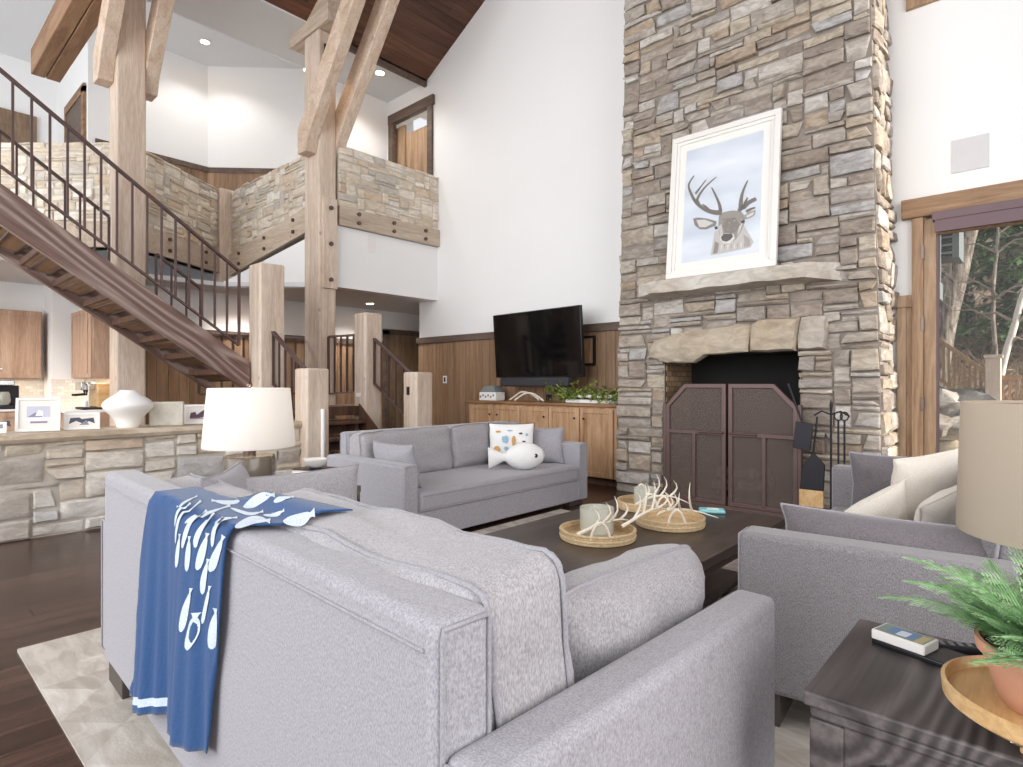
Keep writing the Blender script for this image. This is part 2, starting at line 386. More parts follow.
def stone(mb, s0, t0, s1, t1, fmap, rnd, depth, gap, val=None, rough=1.0):
    W_, H_ = s1-s0, t1-t0; jm = min(.018, .22*min(W_, H_))*rough
    def c(s, t, ds, dt): return (s+ds*(gap/2+rnd.random()*jm*.6), t+dt*(gap/2+rnd.random()*jm))
    co = [c(s0, t0, 1, 1), c(s1, t0, -1, 1), c(s1, t1, -1, -1), c(s0, t1, 1, -1)]
    if rnd.random() < .22:   # a clipped corner reads as an irregular stone
        k = rnd.randrange(4); sx = 1 if k in (0, 3) else -1; co[k] = (co[k][0]+sx*min(W_*.25, .05), co[k][1])
    d = rnd.uniform(*depth); nxs = max(3, min(8, int(W_/.05)+2)); nys = max(3, min(6, int(H_/.05)+2))
    tx = rnd.uniform(-.02, .02); ty = rnd.uniform(-.02, .02); off = rnd.random()*50
    vs = []; bw = .13
    us = [0]+[.06+(.88)*i/(nxs-3) if nxs > 3 else .5 for i in range(nxs-2)]+[1]; ws = [0]+[.1+.8*i/(nys-3) if nys > 3 else .5 for i in range(nys-2)]+[1]
    nxs = len(us); nys = len(ws)
    for b in ws:
        for a in us:
            s = (co[0][0]*(1-a)+co[1][0]*a)*(1-b)+(co[3][0]*(1-a)+co[2][0]*a)*b
            t = (co[0][1]*(1-a)+co[1][1]*a)*(1-b)+(co[3][1]*(1-a)+co[2][1]*a)*b
            e = (a in (0, 1)) or (b in (0, 1))
            n = d+tx*(a-.5)+ty*(b-.5)+(noise.noise(Vector((s*9+off, t*9, off)))*.016*rough)
            if e: n -= .012; s += noise.noise(Vector((s*14, t*14, off)))*.006; t += noise.noise(Vector((s*14+9, t*14, off)))*.006
            vs.append(fmap(s, t, max(n, .004)))
    fs = [(j*nxs+i, j*nxs+i+1, (j+1)*nxs+i+1, (j+1)*nxs+i) for j in range(nys-1) for i in range(nxs-1)]
    ring = [i for i in range(nxs)]+[j*nxs+nxs-1 for j in range(1, nys)]+[(nys-1)*nxs+i for i in range(nxs-2, -1, -1)]+[j*nxs for j in range(nys-2, 0, -1)]
    base = len(vs)
    for r in ring:
        i, j = r % nxs, r//nxs; a, b = us[i], ws[j]
        s = (co[0][0]*(1-a)+co[1][0]*a)*(1-b)+(co[3][0]*(1-a)+co[2][0]*a)*b
        t = (co[0][1]*(1-a)+co[1][1]*a)*(1-b)+(co[3][1]*(1-a)+co[2][1]*a)*b
        vs.append(fmap(s, t, -.01))
    L = len(ring)
    for q in range(L): fs.append((ring[q], base+q, base+(q+1) % L, ring[(q+1) % L]))
    mb.add(vs, fs, rnd.random() if val is None else val)
def plane_map(o, sd, nd):
    o = Vector(o); sd = Vector(sd).normalized(); nd = Vector(nd).normalized()
    return lambda s, t, n: o+sd*s+Vector((0,0,1))*t+nd*n
# ============================================================ THE SETTING
YW = 6.3; CH = (-3.57, -1.0); CF = 5.7
# floor boards (run towards the fireplace)
mb = MB(); rnd = random.Random(3); y = -5
mb.box((-16, -5, -.06), (3.6, 8.6, -.012), .3)
x = -13.0
while x < 3.4:
    y = -5-rnd.random()*1.5
    while y < 8.4:
        L = rnd.uniform(1.2, 2.4); a = max(y, -5); b = min(y+L, 8.4)
        if b > a+.05: mb.box((x+.0008, a+.001, -.012), (x+.1242, b-.001, 0), rnd.random())
        y += L
    x += .125
struct('floor', mb, M['floor'])
# chimney wall with the glazed door: right of the chimney and left
# cut-back below the loft is a hall: the wall stops at x=-7.8 there, so the wall above is its own piece
struct('wall_fireplace', MB().box((-7.8, YW, 0), (-.79, YW+.2, 3.5)).box((-7.5, YW, 3.5), (-.79, YW+.2, 9.6)), M['white'])
struct('wall_fireplace_right', BX((1.3, YW, 0), (3.4, YW+.2, 9.6)), M['white']); struct('wall_above_door', BX((-.79, YW, 2.66), (1.3, YW+.2, 9.6)), M['white'])
struct('wall_above_loft_door', BX((-8.7, YW, 5.8), (-7.5, YW+.2, 6.5)), M['white']); struct('wall_loft_pier', BX((-8.75, YW, 3.5), (-8.58, YW+.2, 5.8)), M['white'])
struct('wall_right_sun_block', MB().box((3.2, -5, 0), (3.4, -.9, 9.6)).box((3.2, -.9, 0), (3.4, 5.72, 9.6)).box((3.2, 6.22, 0), (3.4, 6.5, 9.6)), M['white'])  # unseen wall shaped to block the sun, slot lets it reach the chimney side
struct('wall_hall', BX((-9.4, 2.3, 0), (-9.2, 8.4, 2.62)), M['white'])
struct('wall_hall_end', BX((-9.2, 8.0, 0), (-7.6, 8.2, 2.62)), M['white'])
struct('wall_hall_side', BX((-7.8, YW+.2, 0), (-7.6, 8.0, 2.62)), M['white'])
# kitchen walls
struct('wall_kitchen', BX((-10.5, -3, 0), (-10.3, 2.4, 2.62)), M['white']); struct('wall_kitchen_chase', BX((-10.3, 1.7, 0), (-9.75, 2.4, 2.62)), M['white'])
struct('wall_kitchen_end', MB().box((-9.75, 2.2, 0), (-8.62, 2.3, 2.62)), M['white'])
# loft floor / soffit
def zslab(poly, z0, z1): return MB().prism([(x, y, z0) for x, y in poly], (0, 0, z1-z0))
P3 = (-10.53, 4.23)
loft = [(-7.6, 4.35), (-7.4, 6.3), (-7.4, 6.5), (-7.7, 8.4), (-14.6, 8.4), (-14.6, -3), (-10.9, 1.3), (-9.45, 2.55), (-10.53, 4.23)]
struct('ceiling_under_loft', zslab([(-7.5, 4.35), (-7.5, 8.4), (-14.6, 8.4), (-14.6, -3), (-8.15, -3), (-8.62, 2.3), (-8.55, 3.4)], 2.56, 2.62), M['ceilw'])
struct('trim_loft_fascia', MB().box((-7.5, 4.3, 2.55), (-7.34, 6.3, 3.42)).prism([(-7.55, 4.3, 2.55), (-8.62, 3.45, 2.55), (-8.62, 3.45, 2.64), (-7.55, 4.3, 3.32)], (-.08, .08, 0)), M['white'])
struct('floor_loft', zslab([(-7.55, 4.4), (-7.55, 8.4), (-14.6, 8.4), (-14.6, -.5), (-11.0, 1.2), (-9.6, 2.6), (-10.63, 4.3)], 3.3, 3.45), M['ceilw'])
# loft back walls
struct('wall_loft_far', BX((-14.7, -3, 3.45), (-14.5, 2.7, 7.5)), M['white'])
struct('wall_loft_jog', BX((-14.5, 2.6, 3.45), (-12.3, 2.75, 7.5)), M['white'])
struct('wall_loft_middle', BX((-12.3, 2.6, 3.45), (-12.1, 4.54, 7.5)), M['white'])
struct('wall_loft_angled', MB().prism([(-12.1, 4.54, 3.45), (-10.6, 6.04, 3.45), (-10.6, 6.04, 7.5), (-12.1, 4.54, 7.5)], (-.14, .14, 0)), M['white'])
struct('wall_loft_back', BX((-10.75, 6.04, 3.45), (-10.6, 8.4, 7.5)), M['white'])
struct('wall_loft_return', BX((-8.82, 5.25, 3.45), (-8.7, 6.3, 6.24)), M['white'])
# ceilings
struct('ceiling_loft', BX((-14.7, -3, 7.38), (-10.8, 8.4, 7.5)), M['ceilw']); struct('ceiling_loft_slope', MB().prism([(-10.8, -3, 7.38), (-8.7, -3, 6.2), (-8.7, -3, 6.3), (-10.8, -3, 7.5)], (0, 11.4, 0)), M['ceilw']); struct('ceiling_loft_eave', BX((-8.7, -3, 6.2), (-7.6, 8.4, 6.3)), M['ceilw'])
mb = MB(); rnd = random.Random(8)
zr = lambda x: 6.22+.544*(x+7.6)
x = -7.62
while x < -2.3:
    x2 = min(x+.19, -2.3); y = -5.0-rnd.random()
    while y < YW:
        L = rnd.uniform(2, 4); a = max(y, -5); b = min(y+L, YW)
        if b > a+.02: mb.prism([(x+.004, a, zr(x)+.006), (x+.004, b, zr(x)+.006), (x2, b, zr(x2)), (x2, a, zr(x2))], (0, 0, .1), rnd.random())
        y += L
    x = x2
mb.prism([(-2.3, -5, zr(-2.3)), (-2.3, YW, zr(-2.3)), (3.4, YW, 6.2), (3.4, -5, 6.2)], (0, 0, .1), .5)
struct('ceiling_vault', mb, M['roof'])
struct('trim_eave', BX((-7.66, 4.6, 6.12), (-7.6, YW, 6.24)), M['wainsd'])
# wainscot on the television wall
def wainscot(mb, o, sd, nd, L, z0, z1, step, seed):
    rnd = random.Random(seed); s = 0; o = Vector(o); sd = Vector(sd); nd = Vector(nd)
    while s < L-.01:
        s2 = min(s+step*rnd.uniform(.75, 1.3), L)
        a = o+sd*(s+.003); b = o+sd*(s2-.003)
        mb.prism([a+Vector((0,0,z0)), b+Vector((0,0,z0)), b+Vector((0,0,z1)), a+Vector((0,0,z1))], nd*.02, rnd.random()); s = s2
    mb.prism([o+Vector((0,0,z0)), o+sd*L+Vector((0,0,z0)), o+sd*L+Vector((0,0,z1)), o+Vector((0,0,z1))], nd*.008, .1)
mb = MB(); wainscot(mb, (-7.8, YW, 0), (1,0,0), (0,-1,0), 4.26, 0, 1.86, .13, 5); struct('trim_wainscot', mb, M['wains'])
struct('trim_wainscot_cap', BX((-7.82, YW-.055, 1.86), (-3.57, YW, 1.96)), M['wainsd'], bevel=.004)
mb = MB(); wainscot(mb, (-9.2, 2.32, 0), (0,1,0), (1,0,0), 5.68, 0, 1.9, .15, 6); struct('trim_wainscot_hall', mb, M['wains'])
struct('trim_wainscot_hall_cap', BX((-9.2, 2.3, 1.9), (-9.14, 8, 1.99)), M['wainsd'])
mb = MB(); wainscot(mb, (-12.1, 2.7, 3.45), (0,1,0), (1,0,0), 1.84, 0, 1.85, .15, 7)
wainscot(mb, (-12.1, 4.54, 3.45), (.7071,.7071,0), (.7071,-.7071,0), 2.1, 0, 1.85, .15, 8); struct('trim_wainscot_loft', mb, M['wains'])
struct('trim_wainscot_loft_cap', MB().box((-12.1, 2.7, 5.3), (-12.05, 4.54, 5.4)).bar((-12.08, 4.55, 5.35), (-10.6, 6.03, 5.35), .05, .1), M['wainsd'])
struct('baseboard_television', BX((-7.8, YW-.045, 0), (-6.1, YW-.02, .14)), M['wainsd'])
# right of the chimney: pilaster panel, door casing, glazed door, header, shade
struct('trim_panel_right', MB().box((-1.0, YW-.03, 0), (-.93, YW, 1.9)).box((-.93, YW-.012, 0), (-.885, YW, 1.9)).box((-1.0, YW-.045, 1.88), (-.86, YW, 1.985)), M['trimw'], bevel=.003)
struct('trim_door_casing', MB().box((-.885, YW-.05, 0), (-.80, YW+.02, 2.66)).box((1.3, YW-.05, 0), (1.42, YW+.02, 2.66)), M['trimw'], bevel=.004)
struct('trim_door_header', BX((-.96, YW-.07, 2.66), (1.5, YW, 2.83)), M['trimx'], bevel=.006)
d = struct('door_1', MB().box((-.80, YW-.02, 0), (-.71, YW+.06, 2.64)).box((1.2, YW-.02, 0), (1.3, YW+.06, 2.64)).box((-.71, YW-.02, 2.5), (1.2, YW+.06, 2.64)).box((-.71, YW-.02, 0), (1.2, YW+.06, .14)), M['trimw'], bevel=.004)
g = BX((-.71, YW+.02, .14), (1.2, YW+.028, 2.5)).build('glass_pane', M['glass'], d)
MB().box((-.71, YW-.01, .14), (-.695, YW+.05, 2.5)).build('glazing_bead', M['valance'], d)
for z in (.45, 1.02, 1.72, 2.35): BX((-.815, YW-.062, z-.06), (-.795, YW-.015, z+.06)).build('hinge', M['bolt'], d)
t = thing('roller_shade', 'dark mauve roller shade rolled up under the wooden door header', 'window shade', (.25, YW-.06, 2.5))
BX((-.98, -.06, .10), (1.1, .03, .17)).build('valance', M['valance'], t, bevel=.005)
BX((-.96, -.05, .0), (1.08, -.01, .10)).build('shade_cloth', M['valance'], t)
# upper window trim corner on the chimney wall
tag(MB().box((-.93, YW-.04, 4.53), (1.3, YW, 4.75)).box((-.9, YW-.04, 4.75), (-.78, YW, 6.2)).build('trim_upper_window', M['trimw'], bevel=.004), kind='structure')
# doors of hall and loft
Y0, _ = on_x(387, -9.2); Y1, _ = on_x(421, -9.2)
d = struct('door_2', MB().box((-9.19, Y0, 0), (-9.13, Y1, 2.12)), M['door'])
for (a, b) in ((.15, .95), (1.05, 1.98)): MB().box((-9.135, Y0+.1, a), (-9.12, Y1-.1, b)).build('door_panel', M['door'], d, bevel=.006)
struct('trim_hall_door', MB().box((-9.2, Y0-.1, 0), (-9.11, Y0, 2.2)).box((-9.2, Y0-.1, 2.12), (-9.11, Y1+.1, 2.22)), M['wainsd'])
d = struct('door_3', MB().box((-8.58, YW+.08, 3.45), (-8.3, YW+.12, 5.72)).box((-8.28, YW+.1, 3.45), (-7.62, YW+.16, 5.55)), M['trimw'])
struct('trim_loft_door', MB().box((-8.62, YW-.04, 3.45), (-8.5, YW+.05, 5.8)).box((-8.62, YW-.05, 5.76), (-7.4, YW+.05, 5.92)).box((-7.56, YW-.04, 3.45), (-7.44, YW+.05, 5.8)), M['wainsd'], bevel=.004)
struct('wall_loft_room', BX((-9.6, 7.6, 3.45), (-7, 7.7, 6.2)), M['white'])
Ya, _ = on_x(0, -14.5); Yb, _ = on_x(36, -14.5)
d = struct('door_4', BX((-14.5, Ya-.3, 3.45), (-14.42, Yb, zz(117, 11.4))), M['door'])
for i in range(6): MB().box((-14.425, Ya-.3, 3.7+i*.4), (-14.40, Yb-.1, 4.05+i*.4)).build('door_panel', M['door'], d, bevel=.01)
struct('trim_loft_window', MB().box((-13.6, 2.55, 4.9), (-13.5, 2.61, 6.2)).box((-12.35, 2.55, 4.0), (-12.2, 2.61, 6.3)).box((-13.6, 2.55, 6.2), (-12.2, 2.61, 6.35)), M['brownbeam'])
struct('door_5', BX((-13.5, 2.57, 3.45), (-12.35, 2.6, 6.2)), M['wainsd'])
# ============================================================ LOFT PARAPETS (stone on timber beams)
def parapet(name, label, A, B, zb, zt, zbA=None, zbB=None, hb=.3, seed=1, nside=1, mat='posty', bolts=3):
    A = Vector((*A, 0)); B = Vector((*B, 0)); d = (B-A); L = d.length; sd = d.normalized(); nd = Vector((sd.y, -sd.x, 0))*nside
    t = thing(name, label, 'parapet wall', A+Vector((0,0,zb)))
    za = zbA if zbA is not None else zb; zB = zbB if zbB is not None else zb; z0 = min(za, zB)
    mb = MB(); loc = lambda s, tt, n: sd*s+Vector((0,0,tt+z0-zb))+nd*n
    stones(mb, L, zt-z0, loc, cell=(.06, .045), wr=(2, 6), seed=seed, depth=(.01, .035),
           mask=lambda s, tt: tt+z0 < za+(zB-za)*s/L+hb-.03)
    mb.build('stone_facing', M['stoneL'], t, smooth=35)
    m = MB(); m.prism([loc(0, za-z0, 0), loc(L, zB-z0, 0), loc(L, zt-z0-.01, 0), loc(0, zt-z0-.01, 0)], -nd*.22); m.build('wall_core', M['mortarL'], t)
    m = MB(); m.prism([loc(0, za-z0, .05), loc(L, zB-z0, .05), loc(L, zB-z0+hb, .05), loc(0, za-z0+hb, .05)], -nd*.2); m.build('timber_beam', M[mat], t, bevel=.008)
    for i in range(bolts):
        f = (i+.5)/bolts if bolts > 1 else .5
        for q in (.28, .75):
            c = loc(L*f, (za-z0)+(zB-za)*f+hb*q, .05)
            MB().tube([c, c+nd*.025], .028, 10).build('bolt', M['bolt'], t)
    return t
parapet('loft_parapet', 'stone parapet on a timber beam, meeting the white wall above the television corner', (-7.32, 4.47), (-7.32, YW), 3.41, 4.55, hb=.27, seed=21)
parapet('loft_parapet', 'stone parapet on a beam sloping down left from the central timber post', (P3[0]+.12, P3[1]+.05), (-7.66, 4.28), 3.06, 4.5, 3.04, 3.36, .36, 22, mat='postx')
parapet('loft_parapet', 'angled stone parapet between the left tall post and the short post', (-9.5, 2.72), (P3[0]+.05, P3[1]-.12), 3.08, 4.52, hb=.36, seed=23, nside=-1 if False else 1, bolts=2)
parapet('loft_parapet', 'stone parapet seen through the balusters at the far left', (-11.9, .2), (-9.5, 2.42), 3.08, 4.54, hb=.36, seed=24, bolts=3)
# ============================================================ TIMBER POSTS AND BRACES
def post(label, x0, x1, y0, y1, z0, z1, name='timber_post', bev=.02):
    t = thing(name, label, 'post', ((x0+x1)/2, (y0+y1)/2, z0)); hx, hy = (x1-x0)/2, (y1-y0)/2
    BX((-hx, -hy, 0), (hx, hy, z1-z0)).build('shaft', M['post'], t, bevel=bev); return t
p2 = post('tall central timber post with a bolted plate, carrying two braces', -7.7, -7.3, 4.17, 4.43, 0, 6.02)
pl = BX((.2, -.09, 2.50), (.245, .125, 3.74)).build('bolted_plate', M['post'], p2, bevel=.006)
for z in (2.62, 3.11, 3.60): MB().tube([(.245, .02, z), (.27, .02, z)], .03, 12).build('bolt', M['bolt'], pl)
p1 = post('tall left timber post rising behind the staircase', -8.41, -8.10, 2.02, 2.33, 0, 7.0)
post('short square post where the two angled loft parapets meet', -10.68, -10.36, 4.08, 4.40, 0, 4.52)
def braces(label, xa, ya0, ya1, za, run, ang):
    for i, (y0, y1) in enumerate(((ya0-.16, ya0), (ya1, ya1+.16))):
        dx, dz = math.cos(ang), math.sin(ang); nx, nz = -dz, dx; w = .125
        p = [(xa-.16, za-.1), (xa+.04, za-.14)]
        a = Vector((xa+.02, 0, za)); b = a+Vector((dx, 0, dz))*run
        poly = [(a.x-.16, y0, za-.12), (a.x+.06, y0, za-.12), (a.x+.02+nx*-w*.6+.06, y0, za+.1), (b.x-nx*w, y0, b.z-nz*w), (b.x+nx*w, y0, b.z+nz*w), (a.x-.16, y0, za+.22)]
        o = MB().prism(poly, (0, y1-y0, 0)).build('timber_brace', M['brace'], bevel=.01)
        tag(o, label % (('near', 'far')[i]), 'brace')
braces('slanting timber brace bolted to the %s side of the central post', -7.45, 4.17, 4.43, 4.45, 4.0, math.radians(52))
braces('slanting timber brace bolted to the %s side of the left tall post', -8.3, 2.02, 2.33, 4.9, 1.42, math.radians(56))
tag(MB().prism([(-8.1, 4.15, 6.03), (-8.1, 4.15, 6.34), (-7.05, 4.15, 6.55), (-7.05, 4.15, 6.03)], (0, .36, 0)).build('timber_beam_end', M['postx'], bevel=.01), 'short pale beam end sitting on top of the central post', 'beam')
t = thing('ceiling_beam', 'brown double timber beam with a cut end, high at upper left', 'beam', (-10.75, 1.8, 5.62))
BX((0, -.17, 0), (4.6, -.005, .36)).build('beam_half', M['brownbeam'], t, bevel=.01); BX((0, .005, 0), (4.6, .17, .36)).build('beam_half', M['brownbeam'], t, bevel=.01)
# newels of the lower flight
post('newel post with a plastic sleeve beside the white table lamp', -5.93, -5.67, 3.1, 3.36, 0, 1.36, 'newel_post')
nd_ = post('newel post with a dark outlet at the right of the stairs', -5.89, -5.63, 4.5, 4.76, 0, 1.34, 'newel_post')
na = post('tallest newel post, at the foot of the upper flight', -6.99, -6.69, 3.08, 3.38, 0, 2.6, 'newel_post')
nb = post('newel post at the top right corner of the short flight', -6.97, -6.70, 4.5, 4.77, 0, 2.15, 'newel_post')
BX((-.045, -.142, 1.06), (.0, -.13, 1.16)).build('outlet', M['black'], nd_)
BX((-.06, -.15, 1.02), (.02, -.13, 1.07)).build('switch', M['ceramic'], nb)
n3 = [o for o in C.objects if o.get('label', '').startswith('newel post with a plastic')][0]
MB().tube([(.145, .045, .4), (.145, .045, .93)], .022, 12).build('sleeve', M['ceramic'], n3, smooth=40)
# ============================================================ STAIRS
sl = .69; zst = lambda y: 1.50+(2.99-y)*sl
t = thing('staircase', 'open-riser timber staircase climbing left above the stone bar', 'stairs', (-7.45, 3.0, .9))
def stringer(x0, x1, nm):
    y0, y1 = 3.06, -1.2
    MB().prism([(x0+7.45, y0-3, zst(y0)-.36-.9), (x0+7.45, y0-3, zst(y0)-.9), (x0+7.45, y1-3, zst(y1)-.9), (x0+7.45, y1-3, zst(y1)-.36-.9)], (x1-x0, 0, 0)).build(nm, M['stringer'], t, bevel=.008)
stringer(-6.99, -6.9, 'stringer'); stringer(-8.09, -8.0, 'stringer')
for i in range(15):
    y = 2.92-i*.275; z = zst(y)-.2-.9
    tr = BX((-.55, y-3-.15, z-.045), (.46, y-3+.15, z+.02)).build('tread', M['tread'], t, bevel=.005)
    MB().prism([(-.5, y-3-.12, z-.045), (-.5, y-3+.12, z-.045), (-.5, y-3+.12, z-.12)], (.9, 0, 0)).build('cleat', M['brownbeam'], tr)
    for yy in (-.07, .09):
        MB().tube([(-.55, y-3+yy, z-.085-yy*.3), (.46, y-3+yy, z-.085-yy*.3)], .014, 6).build('rod', M['bolt'], tr)
def railing(name, label, p, q, drop, step, group=None, ends=True, lift=.0, mat='metal', top=.045):
    """p,q: ends of the handrail; drop: baluster length"""
    p = Vector(p); q = Vector(q); t = thing(name, label, 'railing', p-Vector((0,0,drop))); o = t.location
    L = (q-p).length; MB().bar(p-o, q-o, .05, .028).build('handrail', M[mat], t, bevel=.004)
    dz = Vector((0,0,-drop)); MB().bar(p-o+dz, q-o+dz, .035, .022).build('bottom_rail', M[mat], t)
    n = int((q-p).xy.length/step)
    for i in range(n+1):
        a = p-o+(q-p)*(i/n); e = i in (0, n)
        MB().bar(a, a+dz*(1 if (lift == 0 or e) else 1)+Vector((0,0,-lift)), .026 if e else .02, .026 if e else .02, up=(1,0,0)).build('baluster', M[mat], t)
    return t
zr_ = lambda y: 2.49+(2.97-y)*.713
railing('stair_railing', 'bronze metal stair railing along the near side of the upper flight', (-6.945, 2.95, zr_(2.95)), (-6.945, -1.1, zr_(-1.1)), .86, .135)
railing('stair_railing', 'bronze metal stair railing on the far side, lower piece right of the post', (-8.045, 2.93, zr_(2.93)-.1), (-8.045, 2.42, zr_(2.42)-.1), .82, .135)
railing('stair_railing', 'bronze metal stair railing on the far side, left of the tall post', (-8.045, 1.93, zr_(1.93)-.1), (-8.045, -1.1, zr_(-1.1)-.1), .82, .135)
# lower flight and landing
t = thing('lower_steps', 'short brown flight of steps between the newel posts', 'stairs', (-6.2, 3.93, 0))
for i in range(4):
    x1 = .34-i*.26; z1 = .18*(i+1)
    MB().box((x1-.30, -.545, z1-.045), (x1, .545, z1)).build('tread', M['tread'], t, bevel=.006)
    MB().box((x1-.30, -.545, z1-.18), (x1-.27, .545, z1-.046)).build('riser', M['tread'], t)
for yy in (-.565, .545): MB().prism([(.42, yy, 0), (.42, yy, .16), (-.62, yy, .93), (-.62, yy, .6), (.1, yy, 0)], (0, .02, 0)).build('stringer', M['tread'], t)
struct('floor_landing', MB().box((-8.0, 2.4, .78), (-6.84, 4.8, .9)), M['tread'])
railing('landing_railing', 'bronze railing descending right from the top newel to the outlet newel', (-6.68, 4.63, 1.80), (-5.9, 4.63, 1.32), .60, .13)
railing('landing_railing', 'bronze railing descending from the tallest newel to the sleeved newel', (-6.68, 3.23, 1.80), (-5.95, 3.23, 1.36), .60, .13)
railing('landing_railing', 'bronze railing across the landing between central post and top newel', (-7.28, 4.3, 1.84), (-6.98, 4.6, 1.87), .78, .08)
railing('landing_railing', 'bronze railing along the landing left of the central post', (-7.72, 4.2, 1.84), (-8.15, 2.95, 1.84), .78, .13)
# ============================================================ STONE BAR AND KITCHEN
t = thing('stone_bar', 'pale stone bar wall with a smooth stone ledge along the kitchen', 'bar', (-5.8, -1.5, 0))
mb = MB(); stones(mb, 4.6, .745, plane_map((-.02, 0, 0), (0, 1, 0), (1, 0, 0)), cell=(.085, .05), wr=(2, 6), seed=41, depth=(.012, .045))
mb.build('stone_facing', M['stoneB'], t, smooth=35)
BX((-.4, 0, 0), (-.02, 4.6, .745)).build('wall_core', M['mortarL'], t)
mb = MB(); N = 60; pr = []
for i in range(N+1):
    y = 4.6*i/N; w = .03*noise.noise(Vector((y*3, 0, 0)))
    pr.append([(-.58, y, .75), (.03+w, y, .745), (.045+w, y, .775), (.03+w, y, .807), (-.58, y, .807)])
vs = [p for r in pr for p in r]; fs = [(i*5+k, i*5+(k+1) % 5, (i+1)*5+(k+1) % 5, (i+1)*5+k) for i in range(N) for k in range(5)]+[(0,1,2,3,4), tuple(N*5+k for k in (4,3,2,1,0))]
mb.add(vs, fs, .5); mb.build('ledge', M['ledge'], t, smooth=40)
def shaker(t, c, w, h, nrm='x', mat='kcab', name='door', knob=None, bead=False):
    """a shaker door centred at c (local), facing +x ('x') or -y ('y')"""
    cx, cy, cz = c; mb = MB(); fr = .055
    def bx(a0, a1, z0, z1, d0, d1):
        if nrm == 'x': mb.box((cx+d0, cy+a0, cz+z0), (cx+d1, cy+a1, cz+z1))
        else: mb.box((cx+a0, cy-d1, cz+z0), (cx+a1, cy-d0, cz+z1))
    bx(-w/2, w/2, -h/2, h/2, 0, .012)
    bx(-w/2, -w/2+fr, -h/2, h/2, .012, .024); bx(w/2-fr, w/2, -h/2, h/2, .012, .024)
    bx(-w/2+fr, w/2-fr, -h/2, -h/2+fr, .012, .024); bx(-w/2+fr, w/2-fr, h/2-fr, h/2, .012, .024)
    if bead:
        k = int((w-2*fr)/.05)
        for i in range(k): bx(-w/2+fr+i*(w-2*fr)/k+.003, -w/2+fr+(i+1)*(w-2*fr)/k-.003, -h/2+fr, h/2-fr, .012, .018)
    d = mb.build(name, M[mat], t, bevel=.0025)
    if knob:
        a, z, m = knob; p = Vector((cx+.024, cy+a, cz+z)) if nrm == 'x' else Vector((cx+a, cy-.024, cz+z)); n = Vector((1,0,0)) if nrm == 'x' else Vector((0,-1,0))
        MB().tube([p, p+n*.012, p+n*.02], [.006, .014, .012], 10).build('knob', M[m], d, smooth=60)
    return d
t = thing('upper_cabinet', 'wooden kitchen wall cabinet at the far left edge', 'cabinet', (-10.3, .6, 1.26))
BX((0, -.9, 0), (.33, 1.03, .90)).build('body', M['kcab'], t, bevel=.004)
for i in range(4): shaker(t, (.33, -.66+i*.48, .45), .47, .87, 'x', knob=(-.17 if i % 2 else .17, -.32, 'steel'))
t = thing('upper_cabinet', 'beadboard kitchen wall cabinet beside the tall left post', 'cabinet', (-8.85, 2.2, 1.26))
BX((-.75, -.3, 0), (.25, 0, .88)).build('body', M['kcab'], t, bevel=.004)
shaker(t, (-.375, -.3, .44), .74, .86, 'y', bead=True); shaker(t, (.125, -.3, .44), .24, .86, 'y')
t = thing('base_cabinet', 'wooden kitchen base cabinet along the far kitchen wall', 'cabinet', (-10.3, .3, 0))
BX((0, -1.6, 0), (.57, 1.4, .845)).build('body', M['kcab'], t, bevel=.004)
for i in range(5): shaker(t, (.57, -1.1+i*.56, .45), .54, .76, 'x')
t = thing('base_cabinet', 'wooden kitchen base cabinet under the beadboard wall cabinet', 'cabinet', (-9.0, 2.2, 0))
BX((-.75, -.52, 0), (.4, 0, .845)).build('body', M['kcab'], t, bevel=.004)
for i in range(3): shaker(t, (-.55+i*.38, -.52, .45), .36, .76, 'y')
t = thing('countertop', 'white L-shaped kitchen countertop', 'countertop', (-10, 1, .845)); BX((-.3, -2.3, 0), (.3, .7, .03)).build('slab', M['ceramic'], t, bevel=.005); BX((.25, .62, 0), (1.4, 1.2, .03)).build('slab', M['ceramic'], t, bevel=.005)
struct('trim_backsplash', MB().box((-10.3, -1.5, .876), (-10.29, 1.7, 1.26)).box((-9.75, 1.69, .876), (-9.74, 2.2, 1.26)).box((-9.75, 2.19, .876), (-8.6, 2.2, 1.26)), M['tile'])
lamp('under_cabinet_light', 'AREA', (-10.1, .6, 1.25), 5, (1, .85, .65), size=.15, size_y=2)
for _x, _y in ((-9.1, .6), (-8.9, -.9), (-8.6, 3.9), (-8.5, 5.8)):  # ceiling lights added to brighten the stone bar, kitchen and hall
    _t = thing('recessed_light', 'added recessed fill light under the loft above ' + {.6: 'the kitchen aisle', -.9: 'the left end of the kitchen', 3.9: 'the stair landing', 5.8: 'the hall door'}[_y], 'ceiling light', (_x, _y, 2.548)); MB().lathe([(.06, 0), (.09, .003), (.09, .012), (.06, .012)], n=20, cap=False).build('ring', M['paper'], _t); MB().lathe([(.06, .004), (0, .004)], n=16).build('lens', M['glow'], _t)
    lamp('recessed_beam', 'SPOT', (_x, _y, 2.52), 70, (1, .94, .86), size=.06, spot=2.4)
lamp('under_cabinet_light', 'AREA', (-9.1, 2.02, 1.25), 3, (1, .85, .65), size=.8, size_y=.12)
